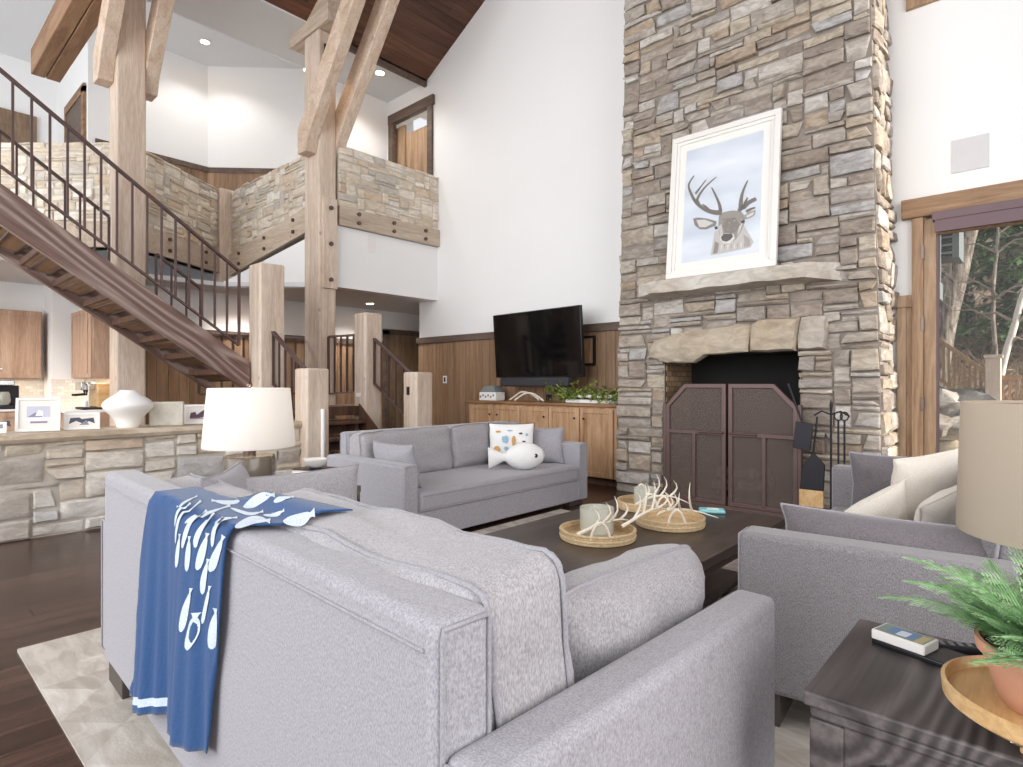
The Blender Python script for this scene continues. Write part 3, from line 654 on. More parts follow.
# coffee makers, bowl
t = thing('coffee_maker', 'black coffee maker with glass jug on the left kitchen counter', 'coffee maker', (-9.85, 1.22, .875), PI/2*0)
BX((-.12, -.16, 0), (.12, .16, .05)).build('base', M['black'], t, bevel=.01); BX((-.12, -.16, .05), (-.02, .16, .3)).build('tower', M['black'], t, bevel=.01)
BX((-.12, -.16, .3), (.12, .1, .37)).build('head', M['steel'], t, bevel=.01); MB().lathe([(.05, .055), (.07, .1), (.06, .2), (.045, .22)], (.04, .0, 0), 16).build('jug', M['cglass'], t, smooth=50)
BX((-.1, -.28, 0), (.08, -.18, .34)).build('grinder', M['valance'], t, bevel=.01)
t = thing('espresso_machine', 'brass-coloured espresso machine under the beadboard cabinet', 'coffee machine', (-8.95, 1.98, .875))
BX((-.2, -.15, 0), (.2, .15, .03)).build('drip_tray', M['black'], t, bevel=.008); BX((-.2, .0, .03), (.2, .15, .33)).build('body', M['bamboo'], t, bevel=.01)
BX((-.2, -.15, .24), (.1, .0, .34)).build('head', M['steel'], t, bevel=.01)
for x in (-.12, .0): MB().tube([(x, -.07, .24), (x, -.07, .19), (x, -.2, .18)], .014, 8).build('group_handle', M['black'], t)
MB().lathe([(.03, .03), (.035, .11)], (-.05, -.07, 0), 12).build('cup', M['ceramic'], t)
MB().tube([(.16, -.08, .03), (.16, -.08, .3), (.13, -.12, .36)], .01, 8).build('steam_pipe', M['steel'], t)
t = thing('fruit_bowl', 'dark bowl with green fruit at the left edge of the kitchen counter', 'bowl', (-9.95, .78, .875)); MB().lathe([(.05, 0), (.13, .07), (.125, .07), (.045, .01)], (0,0,0), 20).build('bowl', M['tread'], t, smooth=60)
for i, (x, y) in enumerate(((-.05, 0), (.05, .03), (0, -.06), (.0, .06))):
    o = MB().lathe([(.0, -.05), (.03, -.042), (.05, 0), (.03, .042), (0, .05)], (0, 0, 0), 14, cap=False).build('green_apple', M['ever'], smooth=80); o.location = (-9.95+x, .78+y, .875+.075); tag(o, 'green apple in the dark kitchen bowl', 'fruit', 'apples in the kitchen bowl')
# ledge objects
LZ = .807
def frame(label, u, w, h, lean, rz, art, kind, loc=None, mw=.05, frw=.02, dep=.02, name='picture_frame', fm='ceramic', cat='picture frame'):
    if loc is None:
        Yp, _ = on_x(u, -6.08); loc = (-6.08, Yp, LZ)
    t = thing(name, label, cat, loc, rz)
    ml = Matrix.Rotation(-lean, 4, 'X')
    def b(a, c, nm, m, **k):
        mb = MB(); mb.box(a, c, M4=ml); return mb.build(nm, m, t, **k)
    mb = MB()
    for (a, c) in (((-w/2, -dep, 0), (w/2, 0, frw)), ((-w/2, -dep, h-frw), (w/2, 0, h)), ((-w/2, -dep, frw), (-w/2+frw, 0, h-frw)), ((w/2-frw, -dep, frw), (w/2, 0, h-frw))): mb.box(a, c, M4=ml)
    mb.build('frame', M[fm], t, bevel=.002)
    b((-w/2+frw, -dep*.4, frw), (w/2-frw, -dep*.2, h-frw), 'mat_board', M['paper'])
    art(t, ml, w, h, -dep*.42)
    return t
def col(name, c): 
    if name not in MATS: plain(name, c, .6, var=.05)
    return MATS[name]
def artbox(t, ml, shapes, y):
    mb = MB(); mats = []
    for poly, c in shapes:
        m = col('ink_'+c, c)
        if m not in mats: mats.append(m)
        mb.prism([ml @ Vector((x, y-.0004*len(mats), z)) for x, z in poly], ml.to_3x3() @ Vector((0, -.0006, 0)), .5, mats.index(m))
    mb.build('print', mats, t)
def rect(x0, z0, x1, z1): return [(x0, z0), (x1, z0), (x1, z1), (x0, z1)]
def art1(t, ml, w, h, y): artbox(t, ml, [(rect(-.075, .06, .075, .21), 'c9c9da'), (rect(-.075, .06, .075, .12), 'e9e6ea'), ([(-.07, .12), (-.02, .16), (.03, .12)], '8d8ba3'), (rect(-.05, .07, .06, .085), '8a8088'), ([(-.02, .13), (.0, .18), (.03, .17), (.03, .13)], 'f2f2f6')], y)
def art2(t, ml, w, h, y): artbox(t, ml, [([(-.09, .05), (-.08, .1), (-.02, .105), (.0, .09), (.08, .1), (.09, .05), (.05, .07), (.0, .055), (-.04, .075)], '4c5060'), ([(-.02, .04), (.03, .08), (.05, .04)], '8d8f99')], y)
def art3(t, ml, w, h, y): artbox(t, ml, [([(-.08, .06), (-.07, .11), (-.03, .12), (-.02, .09), (.02, .12), (.05, .14), (.06, .07), (.0, .06)], '5c4358'), (rect(-.075, .05, .06, .06), 'a08f9a')], y)
frame('white frame with a lavender photo, leaning on the ledge left of the vase', 38, .29, .28, math.radians(14), PI/2-.25, art1, 1)
frame('small landscape white frame with a grey drawing, next to the white vase', 82, .25, .145, math.radians(8), PI/2-.25, art2, 2)
frame('white frame with a plum coloured photo just left of the lamp shade', 199, .26, .19, math.radians(12), PI/2-.3, art3, 3)
frame('sliver of a small white frame at the left end of the ledge', -4, .13, .09, math.radians(10), PI/2-.25, art2, 2)
Yp, _ = on_x(128, -6.05); t = thing('vase', 'wide white diamond-shaped ceramic vase on the stone ledge', 'vase', (-6.05, Yp, LZ))
MB().lathe([(.0, 0), (.083, 0), (.088, .015), (.094, .04), (.104, .07), (.12, .095), (.14, .12), (.165, .145), (.184, .168), (.194, .19), (.196, .205), (.19, .222), (.176, .24), (.155, .258), (.13, .275), (.105, .292), (.085, .306), (.07, .322), (.062, .335), (.054, .335), (.06, .32), (.08, .3), (.1, .25), (.1, .1), (.0, .02)], (0,0,0), 48, cap=False).build('body', M['ceramic'], t, smooth=75)
Yp, _ = on_x(167, -6.05); t = thing('square_vase', 'square mottled pearl glass block on the ledge, right of the vase', 'vase', (-6.05, Yp, LZ), -.5)
M['pearl'] = plain('pearl_glaze', 'cdc8bb', .35, var=.3, scale=14)
BX((-.03, -.14, 0), (.03, .14, .225)).build('body', M['pearl'], t, bevel=.01)
# ============================================================ FIREPLACE
cw = CH[1]-CH[0]; ccx = (CH[0]+CH[1])/2
t = thing('stone_fireplace', 'tall tapering stone fireplace and chimney with a firebox', 'fireplace', (ccx, CF, 0))
def cmap(s, tt, n): x = s-cw/2; k = 1-.0165*tt; return Vector((x*k, -n, tt))
def cmask(s, tt):
    x = s-cw/2+ccx
    return (-2.99 < x < -1.62 and tt < 1.52) or (-3.1 < x < -1.42 and 1.5 < tt < (1.62 if x < -2.75 else 1.69 if x < -2.1 else 1.76)) 
mb = MB(); stones(mb, cw, 6.6, cmap, cell=(.07, .048), wr=(2, 6), seed=77, depth=(.008, .06), gap=.004, mask=cmask); mb.build('stone_facing', M['stoneC'], t, smooth=32)
mb = MB(); stones(mb, .6, 6.6, lambda s, tt, n: Vector((cw/2*(1-.0165*tt)+n, s, tt)), cell=(.085, .06), wr=(2, 4), seed=78, depth=(.015, .05)); mb.build('side_stones', M['stoneC'], t, smooth=32)
mb = MB(); stones(mb, .6, 6.6, lambda s, tt, n: Vector((-cw/2*(1-.0165*tt)-n, s, tt)), cell=(.085, .06), wr=(2, 4), seed=79, depth=(.005, .03)); mb.build('side_stones', M['stoneC'], t, smooth=32)
xo0, xo1 = -2.97-ccx, -1.64-ccx
mb = MB()
def tap(x, z): return x*(1-.0165*z)
for (a, b, z0, z1) in ((-cw/2, xo0, 0, 1.5), (xo1, cw/2, 0, 1.5), (-cw/2, cw/2, 1.5, 8.3)):
    q = [(a, z0), (b, z0), (b, z1), (a, z1)]; mb.prism([(tap(x, z) if abs(x) > 1.2 else x, 0, z) for x, z in q], (0, .6, 0))
mb.build('chimney_core', M['mortar'], t)
MB().box((xo0, .58, 0), (xo1, .6, 1.5)).box((xo0, .0, 1.49), (xo1, .6, 1.5)).build('firebox_back', M['firebrick'], t)
BX((xo0-.01, 0, 0), (xo0+.01, .6, 1.5)).build('firebox_side', M['brick'], t); BX((xo1-.01, 0, 0), (xo1+.01, .6, 1.5)).build('firebox_side', M['brick'], t)
BX((xo0, -.02, 0), (xo1, .6, .03)).build('firebox_floor', M['mortar'], t)
MB().box((xo0+.4, .3, .03), (xo1-.4, .5, .12)).build('grate', M['black'], t)
for i, (x, z) in enumerate(((-.12, .16), (.1, .16), (0, .27))): MB().tube([(-.28, .38+x, z), (.25, .42+x, z+.01)], .055, 10).build('log', M['bark'], t)
# lintel: three big rough stones
mb = MB(); rnd = random.Random(5)
def lint(poly, val, dep):
    n = len(poly); c = Vector((sum(p[0] for p in poly)/n, sum(p[1] for p in poly)/n))
    vs = []; fs = []
    for k, (f, d_) in enumerate(((1, -.0), (1, dep*.75), (.9, dep), (.55, dep*1.1))):
        for p in poly:
            q = c+(Vector(p)-c)*f; vs.append((q.x, -d_-noise.noise(Vector((q.x*5, q.y*9, k)))*.022*(k > 0), q.y))
    for k in range(3):
        for i in range(n): fs.append((k*n+i, k*n+(i+1) % n, (k+1)*n+(i+1) % n, (k+1)*n+i))
    fs.append(tuple(3*n+i for i in range(n))); mb.add(vs, fs, val)
def dens(poly, m=5):
    o = []
    for i in range(len(poly)):
        a = Vector(poly[i]); b = Vector(poly[(i+1) % len(poly)])
        for k in range(m): q = a+(b-a)*k/m; j = .012*noise.noise(Vector((q.x*11, q.y*11, 3))); o.append((q.x+j, q.y+j))
    return o
lint(dens([(-.86, 1.47), (-.62, 1.42), (-.36, 1.40), (-.22, 1.48), (.2, 1.50), (.22, 1.74), (.1, 1.77), (-.5, 1.72), (-.78, 1.66)]), .2, .10)
lint(dens([(.225, 1.50), (.62, 1.49), (.63, 1.62), (.66, 1.79), (.3, 1.80), (.22, 1.75)]), .6, .12)
lint(dens([(.64, 1.50), (.86, 1.50), (.88, 1.80), (.67, 1.79), (.63, 1.62)]), .9, .09)
mb.build('lintel_stones', M['lintel'], t, smooth=40)
# mantel
mb = MB(); N = 26; L0, L1 = -3.2-ccx, -1.54-ccx; vs = []; 
for i in range(N+1):
    a = i/N; x = L0+(L1-L0)*a; j = .018*noise.noise(Vector((x*4, 1, 1))); y = -.26-j+(.1*max(0, .12-a)/.12); xb = x+(.26*a**3)
    z0 = 2.10+.015*noise.noise(Vector((x*5, 5, 1))); z1 = 2.245
    vs += [(x, y, z0+.02), (x, y-.01, (z0+z1)/2+.01*j), (x, y+.004, z1), (xb, .02, z1), (xb, .02, z0-.01)]
fs = [(i*5+k, i*5+(k+1) % 5, (i+1)*5+(k+1) % 5, (i+1)*5+k) for i in range(N) for k in range(5)]+[(0,1,2,3,4), tuple(N*5+k for k in (4,3,2,1,0))]
mb.add(vs, fs, .4); mb.build('mantel', M['mantel'], t, smooth=30)
BX((xo0-.05, -.5, -.0), (xo1+.6, -.12, .012)).build('hearth', M['ledge'], t)
# fire screen
t = thing('fire_screen', 'bronze double-door fire screen with clipped top corners and mesh', 'fire screen', (-2.245, CF-.17, .012))
w2 = .63
def doorpoly(sg, ins):
    a = .012+ins; b = w2-ins; c = .43-ins*.4; z0 = .03+ins; z1 = 1.185-ins; zc = .975-ins*.4
    return [(sg*a, z0), (sg*b, z0), (sg*b, zc), (sg*c, z1), (sg*a, z1)]
for sg in (-1, 1):
    o_, i_ = doorpoly(sg, 0), doorpoly(sg, .04); mb = MB(); n = 5
    vs = [(x, -.015, z) for x, z in o_]+[(x, -.015, z) for x, z in i_]+[(x, .015, z) for x, z in o_]+[(x, .015, z) for x, z in i_]
    fs = []
    for i in range(n):
        j = (i+1) % n; fs += [(i, j, n+j, n+i), (2*n+i, 3*n+i, 3*n+j, 2*n+j), (i, 2*n+i, 2*n+j, j), (n+i, n+j, 3*n+j, 3*n+i)]
    mb.add(vs, fs); d = mb.build('screen_door', M['screen'], t, bevel=.003)
    MB().prism([(x, .002, z) for x, z in i_], (0, .003, 0)).build('mesh_panel', M['mesh'], d)
    MB().bar((sg*.05, -.01, .71), (sg*.64, -.01, .71), .03, .032).build('cross_bar', M['screen'], d)
    xm = -.33 if sg < 0 else .34
    MB().bar((xm, -.005, .06), (xm, -.005, .7), .032, .02, up=(0,1,0)).build('upright_bar', M['screen'], d)
    MB().tube([(sg*.03-.0, -.035, .72), (sg*.28, -.035, .715)], .011, 8).build('latch_handle', M['screen'], d)
MB().box((-w2-.03, -.02, 0), (-w2, .03, 1.0)).box((w2, -.02, 0), (w2+.03, .03, 1.0)).box((-w2-.03, -.02, 0), (w2+.03, .03, .028)).build('outer_frame', M['screen'], t, bevel=.003)
# fire tools
t = thing('fire_tool_set', 'black iron fireplace tool stand with shovel, brush and poker', 'fireplace tools', (-1.33, CF-.27, 0))
MB().lathe([(.12, 0), (.12, .015), (.02, .03)], (0,0,0), 20).build('base', M['black'], t); MB().tube([(0, 0, .02), (0, 0, .96), (0, 0, 1.03), (0, 0, 1.07)], [.009, .009, .012, .001], 8).build('stand_rod', M['black'], t)
MB().tube([(-.13, 0, .93), (-.07, 0, .97), (0, 0, .94), (.07, 0, .97), (.14, 0, .93)], .007, 8).build('hook_arm', M['black'], t)
sh = MB().tube([(-.33, -.03, 1.2), (-.22, -.03, .88)], .009, 8).build('shovel_handle', M['black'], t); MB().box((-.07, -.01, 0), (.07, .01, .23), M4=Matrix.Translation((-.22, -.04, .64)) @ Matrix.Rotation(.12, 4, 'Y')).build('shovel_blade', M['black'], sh, bevel=.004)
br = MB().prism([(-.13, -.04, .62), (-.21, -.04, .5), (-.235, -.04, .3), (-.05, -.04, .3), (-.04, -.04, .52)], (0, .03, 0)).build('brush_head', M['black'], t, bevel=.004)
BX((-.235, -.045, .16), (-.05, -.015, .3)).build('brush_bristles', M['bamboo'], br); MB().tube([(-.13, -.025, .6), (-.1, -.02, .92)], .008, 6).build('brush_handle', M['black'], br)
for x, z in ((.055, .3), (.1, .35)):
    k = MB().tube([(x, 0, .9), (x, 0, z)], .008, 8).build('poker', M['black'], t)
    MB().tube([(x+.03*math.cos(a), 0, .93+.035*math.sin(a)) for a in [i*PI/6 for i in range(12)]], .006, 6, closed=True).build('ring_handle', M['black'], k)
# framed deer picture
t = thing('framed_picture', 'large white framed deer portrait leaning above the stone mantel', 'picture', (-2.32, CF-.19, 2.247))
fw, fh, lean = 1.07, 1.47, math.radians(6.0)
ml = Matrix.Rotation(-lean, 4, 'X')
def ring(w0, h0, w1, h1, zc, y0, y1, nm, m, bev=.004):
    mb = MB()
    for a, c in (((-w0, y0, zc-h0), (w0, y1, zc-h1)), ((-w0, y0, zc+h1), (w0, y1, zc+h0)), ((-w0, y0, zc-h1), (-w1, y1, zc+h1)), ((w1, y0, zc-h1), (w0, y1, zc+h1))): mb.box(a, c, M4=ml)
    return mb.build(nm, m, t, bevel=bev)
M['framew'] = plain('frame_white', 'ebe7e2', .4, var=.02)
ring(fw/2, fh/2, fw/2-.055, fh/2-.055, fh/2, -.045, 0, 'frame', M['framew']); ring(fw/2-.055, fh/2-.055, fw/2-.085, fh/2-.085, fh/2, -.03, -.005, 'frame_inner', M['framew'])
MB().box((-fw/2+.08, -.012, .08), (fw/2-.08, -.004, fh-.08), M4=ml).build('mat_board', M['paper'], t)
AX0, AX1, AZ0, AZ1 = -.385, .375, .155, 1.315
def sky_print():
    tt = NT('print_sky', .5); n = tt.noise(tt.coords((.6, 1, 2)), 1.6, 3); tt.color(tt.ramp(n, [(.35, 'c3ccd8'), (.6, 'dfe4ec'), (.75, 'eef0f4')])); return tt.m
MB().box((AX0, -.0135, AZ0), (AX1, -.0122, AZ1), M4=ml).build('print_background', sky_print(), t)
def art(px, py):
    a = (px-148)/315; yt = 185-90*a; yb = 640-20*a; b = (py-yt)/(yb-yt); return AX0+(AX1-AX0)*a, AZ1-(AZ1-AZ0)*b
deer = MB(); dm = []
def dpoly(pts, c, lay):
    m = col('ink_'+c, c)
    if m not in dm: dm.append(m)
    P = [art(*p) for p in pts]; deer.prism([ml @ Vector((x, -.0136-.0006*lay, z)) for x, z in P], ml.to_3x3() @ Vector((0, -.0007, 0)), .5, dm.index(m))
def dline(pts, ws, c, lay):
    P = [Vector(p) for p in pts]; Lf = []; Rt = []
    Q = []; wsx = []
    for i in range(len(P)-1):
        for k in range(4):
            f = k/4; a = P[max(i-1, 0)]; b = P[i]; c_ = P[i+1]; d = P[min(i+2, len(P)-1)]
            Q.append(.5*((2*b)+(c_-a)*f+(2*a-5*b+4*c_-d)*f*f+(3*b-a-3*c_+d)*f**3)); wsx.append(ws[0]+(ws[1]-ws[0])*(i+f)/(len(P)-1))
    Q.append(P[-1]); wsx.append(ws[1])
    for i, q in enumerate(Q):
        d = (Q[min(i+1, len(Q)-1)]-Q[max(i-1, 0)]).normalized(); n = Vector((-d.y, d.x)); Lf.append(q+n*wsx[i]*.85); Rt.append(q-n*wsx[i]*.85)
    for i in range(len(Q)-1): dpoly([tuple(Lf[i]), tuple(Lf[i+1]), tuple(Rt[i+1]), tuple(Rt[i])], c, lay)
dpoly([(285, 520), (278, 575), (272, 618), (330, 612), (430, 598), (441, 575), (425, 545), (400, 500), (340, 500)], 'bdb8b3', 1)
dpoly([(288, 560), (282, 612), (300, 610), (305, 570)], '8b837c', 2); dpoly([(400, 540), (412, 596), (430, 590), (425, 560)], 'a19a93', 2)
for k in range(9): dpoly([(300+k*13, 575+(k*7 % 12)), (306+k*13, 575), (303+k*13, 604)], ('9f9790', 'd8d5d1')[k % 2], 2)
dpoly([(300, 455), (316, 442), (350, 436), (385, 440), (402, 460), (404, 492), (392, 525), (372, 560), (350, 572), (325, 570), (309, 545), (300, 505)], '8f8880', 3)
dpoly([(315, 500), (330, 470), (365, 465), (385, 500), (370, 530), (330, 535)], '7a726a', 4); dpoly([(300, 500), (312, 490), (320, 530), (312, 545)], 'bfbab4', 4); dpoly([(385, 500), (398, 490), (388, 525), (376, 545)], 'c6c1bb', 4)
dpoly([(308, 540), (330, 530), (362, 535), (368, 556), (350, 574), (324, 572), (311, 558)], 'd5d1cd', 5); dpoly([(312, 545), (325, 532), (356, 534), (361, 546), (350, 560), (335, 566), (318, 560)], '4a4340', 6)
dpoly([(190, 462), (212, 458), (250, 464), (292, 478), (288, 496), (250, 509), (222, 507), (200, 490)], '7d766f', 4); dpoly([(205, 468), (240, 468), (280, 484), (245, 500), (220, 498)], 'c9c5c1', 5)
dpoly([(400, 462), (420, 446), (445, 440), (443, 462), (425, 474), (404, 478)], '9b948d', 4); dpoly([(408, 464), (438, 447), (436, 460), (415, 471)], 'd2cfcb', 5)
dpoly([(283, 500), (296, 498), (298, 510), (288, 513)], '2b2726', 6); dpoly([(390, 484), (404, 478), (405, 490), (394, 494)], '2b2726', 6)
for pts, ws in (([(312, 442), (280, 440), (240, 425), (200, 395), (172, 350), (165, 320), (186, 285)], (13, 3)), ([(212, 402), (206, 380), (235, 335), (282, 292)], (9, 2)), ([(196, 360), (215, 335), (240, 302)], (6, 2)), ([(306, 438), (300, 408), (283, 370), (264, 335)], (9, 3)), ([(262, 434), (240, 412), (228, 404)], (7, 2)),
                ([(388, 436), (386, 400), (392, 360), (409, 312)], (12, 3)), ([(395, 428), (415, 408), (445, 392)], (12, 9)), ([(408, 445), (425, 436), (443, 430)], (8, 4)), ([(400, 410), (410, 390), (408, 384)], (6, 2)), ([(378, 440), (395, 425), (404, 418)], (10, 9))):
    dline(pts, ws, '6b625b', 4)
for k in range(14): dpoly([(318+(k*23) % 70, 470+(k*17) % 45), (324+(k*23) % 70, 468+(k*17) % 45), (321+(k*23) % 70, 480+(k*17) % 45)], ('5f574f', 'a8a098')[k % 2], 5)
deer.build('deer_print', dm, t)
MB().box((-fw/2+.08, -.025, .08), (fw/2-.08, -.022, fh-.08), M4=ml).build('glazing', glass('picture_glass', 'ffffff', .3, .03), t)
# ============================================================ TELEVISION WALL
t = thing('media_cabinet', 'long low wooden cabinet with five shaker doors under the television', 'cabinet', (-6.1, YW, 0))
CW = 2.46
BX((0, -.48, .09), (CW, -.02, .925)).build('body', M['cab'], t, bevel=.004); BX((.0, -.42, 0), (CW, -.04, .09)).build('plinth', M['tread'], t)
BX((-.03, -.52, .925), (CW+.02, -.02, .96)).build('top', M['cabx'], t, bevel=.006)
for i in range(5):
    w = (CW-.08)/5; kn = (.17, .17, .17, .17, -.17)[i]
    kn = (.17, -.17, .17, .17, -.17)[i]
    shaker(t, (.04+w*(i+.5), -.48, .5), w-.012, .80, 'y', 'cab', knob=(kn, .28, 'black'))
TZ = .96
t = thing('television', 'large black flat television on a wall arm, tilted above the cabinet', 'television', (-4.99, 5.98, 1.72), math.radians(-4))
tm = Matrix.Rotation(math.radians(4), 4, 'X'); hw, hh_ = .79, .44
MB().box((-hw, -.02, -hh_), (hw, .03, hh_), M4=tm).build('body', M['tvbezel'], t, bevel=.005); MB().box((-hw+.012, -.024, -hh_+.02), (hw-.012, -.02, hh_-.012), M4=tm).build('screen', M['tvblack'], t)
MB().bar((0, .03, 0), (0.02, .29, 0), .1, .1).bar((0.0, .28, 0), (0.05, .295, 0), .3, .3).build('wall_arm', M['black'], t)
t = thing('soundbar', 'dark grey soundbar mounted just below the television', 'soundbar', (-4.99, 5.96, 1.16), math.radians(-4)); BX((-.62, -.06, 0), (.62, .05, .12)).build('body', M['soundbar'], t, bevel=.02); MB().bar((-.4, .04, .06), (-.4, .33, .06), .03, .03).bar((.4, .04, .06), (.4, .28, .06), .03, .03).build('bracket', M['black'], t)
# wall niche frame right of the tv
xn, dn = on_y(585, YW-.02); t = thing('dark_wall_frame', 'thin black square wall frame between television and chimney', 'wall frame', (xn, YW-.022, 1.62))
MB().box((-.17, -.03, -.19), (.17, 0, -.16)).box((-.17, -.03, .16), (.17, 0, .19)).box((-.17, -.03, -.16), (-.14, 0, .16)).box((.14, -.03, -.16), (.17, 0, .16)).build('frame', M['black'], t); BX((-.14, -.01, -.16), (.14, -.001, .16)).build('panel', M['cab'], t)
M['grillew'] = plain('grille_white', 'd2d0d0', .8)
def plate(label, loc, sx, sy, sz, mat='ceramic', name='wall_plate', cat='outlet', inner='black'):
    t = thing(name, label, cat, loc); BX((-sx/2, -sy/2, -sz/2), (sx/2, sy/2, sz/2)).build('plate', M[mat], t, bevel=.002)
    if sy < sx and inner != 'paper': BX((-sx*.2, -sy/2-.003, -sz*.3), (sx*.2, -sy/2, sz*.3)).build('switch', M[inner], t)
    return t
x_, d_ = on_y(445, YW-.025); plate('white light switch plate on the plank wall left of the cabinet', (x_, YW-.026, zz(379, d_)), .09, .01, .12)
x_, d_ = on_y(549, YW-.025); plate('black outlet just above the cabinet top', (x_, YW-.026, zz(397, d_)), .1, .01, .08, 'black')
x_, d_ = on_y(970, YW-.01); t = plate('white square speaker grille on the white wall above the door', (x_, YW-.006, zz(153, d_)), .25, .012, .28, 'grillew', 'speaker_grille', 'speaker', 'paper')
t = thing('speaker_grille', 'white speaker grille on the fascia below the loft', 'speaker', (-7.335, on_x(372, -7.33)[0], zz(249, 9))); BX((-.004, -.06, -.12), (.006, .06, .12)).build('plate', M['paper'], t, bevel=.002)
# cabinet-top decor
xd = lambda u, Y=6.0: on_y(u, Y)[0]
t = thing('ceramic_box', 'white patterned box with a dark domed lid, left end of cabinet', 'box', (xd(492), 6.0, TZ)); BX((-.16, -.1, 0), (.16, .1, .12)).build('box', M['ceramic'], t, bevel=.012)
MB().prism([(-.15, -.1, .12), (.15, -.1, .12), (.1, -.07, .21), (-.08, -.07, .21)], (0, .18, 0)).build('lid', M['greyp'], t, bevel=.015)
for i in range(6): BX((-.14+i*.05, -.103, .04+.02*(i % 2)), (-.115+i*.05, -.1, .07+.02*(i % 2))).build('painted_mark', M['greyp'], t)
def antler(mb, o, L, rz, seed, rise=.5, ntine=4, r0=.012, curl=.5):
    rnd = random.Random(seed); pts = []; o = Vector(o); N = 12
    for i in range(N+1):
        a = i/N; ang = rz+curl*a; 
        pts.append(o+Vector((math.cos(ang)*L*a, math.sin(ang)*L*a, rise*L*math.sin(a*PI*.85)*.35+.012)))
    mb.tube(pts, [r0*(1.1-.85*i/N) for i in range(N+1)], 8)
    for k in range(ntine):
        i = 2+int(k*(N-4)/ntine)+0; b = pts[i]; h = rnd.uniform(.09, .16)*L/.35; a2 = rz+rnd.uniform(-1, 1)
        tp = [b+Vector((math.cos(a2)*h*.25*f, math.sin(a2)*h*.25*f, h*f-.0*f))+Vector((math.cos(a2), math.sin(a2), 0))*(.04*math.sin(f*PI)) for f in (0, .25, .5, .75, 1)]
        mb.tube(tp, [r0*.75, r0*.65, r0*.5, r0*.35, r0*.08], 7)
o = MB(); 
o.tube([(-.26+.52*f, .02*math.sin(f*9), .015+.11*math.sin(f*PI)) for f in [i/14 for i in range(15)]], .013, 8); o.tube([(-.12+.5*f, -.05, .012+.1*math.sin(f*PI)) for f in [i/14 for i in range(15)]], .013, 8)
o = o.build('driftwood_arch', M['antler'], smooth=60); o.location = (xd(525), 5.98, TZ+.002); tag(o, 'bleached curved driftwood loop on the cabinet below the soundbar', 'decoration')
t = thing('greenery_planter', 'long planter with evergreen sprigs and white stones, right end of cabinet', 'plant', (xd(592), 5.98, TZ))
BX((-.34, -.07, 0), (.40, .07, .045)).build('planter', M['ceramic'], t, bevel=.01)
def sprigs(n, cx, r, seed, hgt=.22, droop=.1):
    rnd = random.Random(seed); mb = MB()
    for i in range(n):
        a = rnd.uniform(0, 2*PI); b = Vector((cx+rnd.uniform(-r*.5, r*.5), rnd.uniform(-.05, .05), .06)); L = rnd.uniform(.4, 1)*r; d = Vector((math.cos(a)*1.0, math.sin(a)*.5-.15, rnd.uniform(.3, 1.2)))
        pts = [b+d*L*f-Vector((0,0,1))*droop*f*f*1.3 for f in (0, .3, .6, 1)]
        mb.tube(pts, .003, 4, .2)
        for k in range(34):
            f = k/34; p = b+d*L*f-Vector((0,0,1))*droop*f*f*1.3; e = Vector((rnd.uniform(-1,1), rnd.uniform(-1,1), rnd.uniform(-.6,1))).normalized()*rnd.uniform(.03, .06); s = e.cross(d).normalized()*.009
            mb.add([p, p+e*.5+s, p+e, p+e*.5-s], [(0,1,2,3)], rnd.random())
    return mb
sprigs(60, -.28, .34, 3).build('foliage', M['ever'], t); sprigs(46, .2, .26, 4).build('foliage', M['ever'], t)
for i in range(7): rr = .035; MB().lathe([(0, -rr*.6), (rr*.8, -rr*.4), (rr, 0), (rr*.7, rr*.5), (0, rr*.6)], (-.1+i*.07, -.08+.03*(i % 2), .085), 10, cap=False).build('white_stone', M['ceramic'], t, smooth=60)
# ============================================================ SOFT FURNISHINGS
def pillow_mb(w, h, t, seed=0, n=18, box=False, wr=.012, pinch=.07, slump=0, round_=0):
    mb = MB(); vs = []; o = seed*7.3
    def pt(a, b, sd):
        px = w/2*a*(1-pinch*(1-b*b)*abs(a)**2); pz = h/2*b*(1-pinch*(1-a*a)*abs(b)**2)
        if round_: k = (max(abs(a), abs(b))/max(1e-6, (abs(a)**7+abs(b)**7)**(1/7))); px *= k; pz *= k
        if box: T = t/2*(((1-a**10)*(1-b**10))**.3*.45+((1-a**2*.75)*(1-b**2*.75))*.6)
        else: T = t/2*max(0, (1-a**4)*(1-b**4))**(.36 if round_ else .55)*(1-.25*(a*a+b*b)/2)
        e = 1-max(abs(a), abs(b))**6
        nz = noise.noise(Vector((a*2.2+o, b*2.2, sd*3)))*wr+noise.noise(Vector((a*6+o, b*3, sd*3+5)))*wr*.45
        T = T+nz*e
        return Vector((px+noise.noise(Vector((b*2+o, a, 1)))*.012, sd*T, pz+h/2-slump*(1-b*b)*0-slump*abs(a)**2*(b > 0)*b))
    g = [-math.cos(PI*i/n) for i in range(n+1)]
    for sd in (-1, 1):
        b0 = len(vs)
        for b in g:
            for a in g: vs.append(pt(a, b, sd))
    N1 = n+1; fs = []
    for s in (0, 1):
        for j in range(n):
            for i in range(n):
                q = [s*N1*N1+j*N1+i, s*N1*N1+j*N1+i+1, s*N1*N1+(j+1)*N1+i+1, s*N1*N1+(j+1)*N1+i]; fs.append(q if s == 0 else q[::-1])
    ring = [i for i in range(n)]+[j*N1+n for j in range(n)]+[n*N1+i for i in range(n, 0, -1)]+[j*N1 for j in range(n, 0, -1)]
    for k in range(len(ring)): a, b = ring[k], ring[(k+1) % len(ring)]; fs.append((a, a+N1*N1, b+N1*N1, b))
    mb.add(vs, fs); mb.ring = [(vs[r]+vs[r+N1*N1])/2 for r in ring]; mb.ringf = [vs[r] for r in ring]; mb.ringb = [vs[r+N1*N1] for r in ring]; return mb
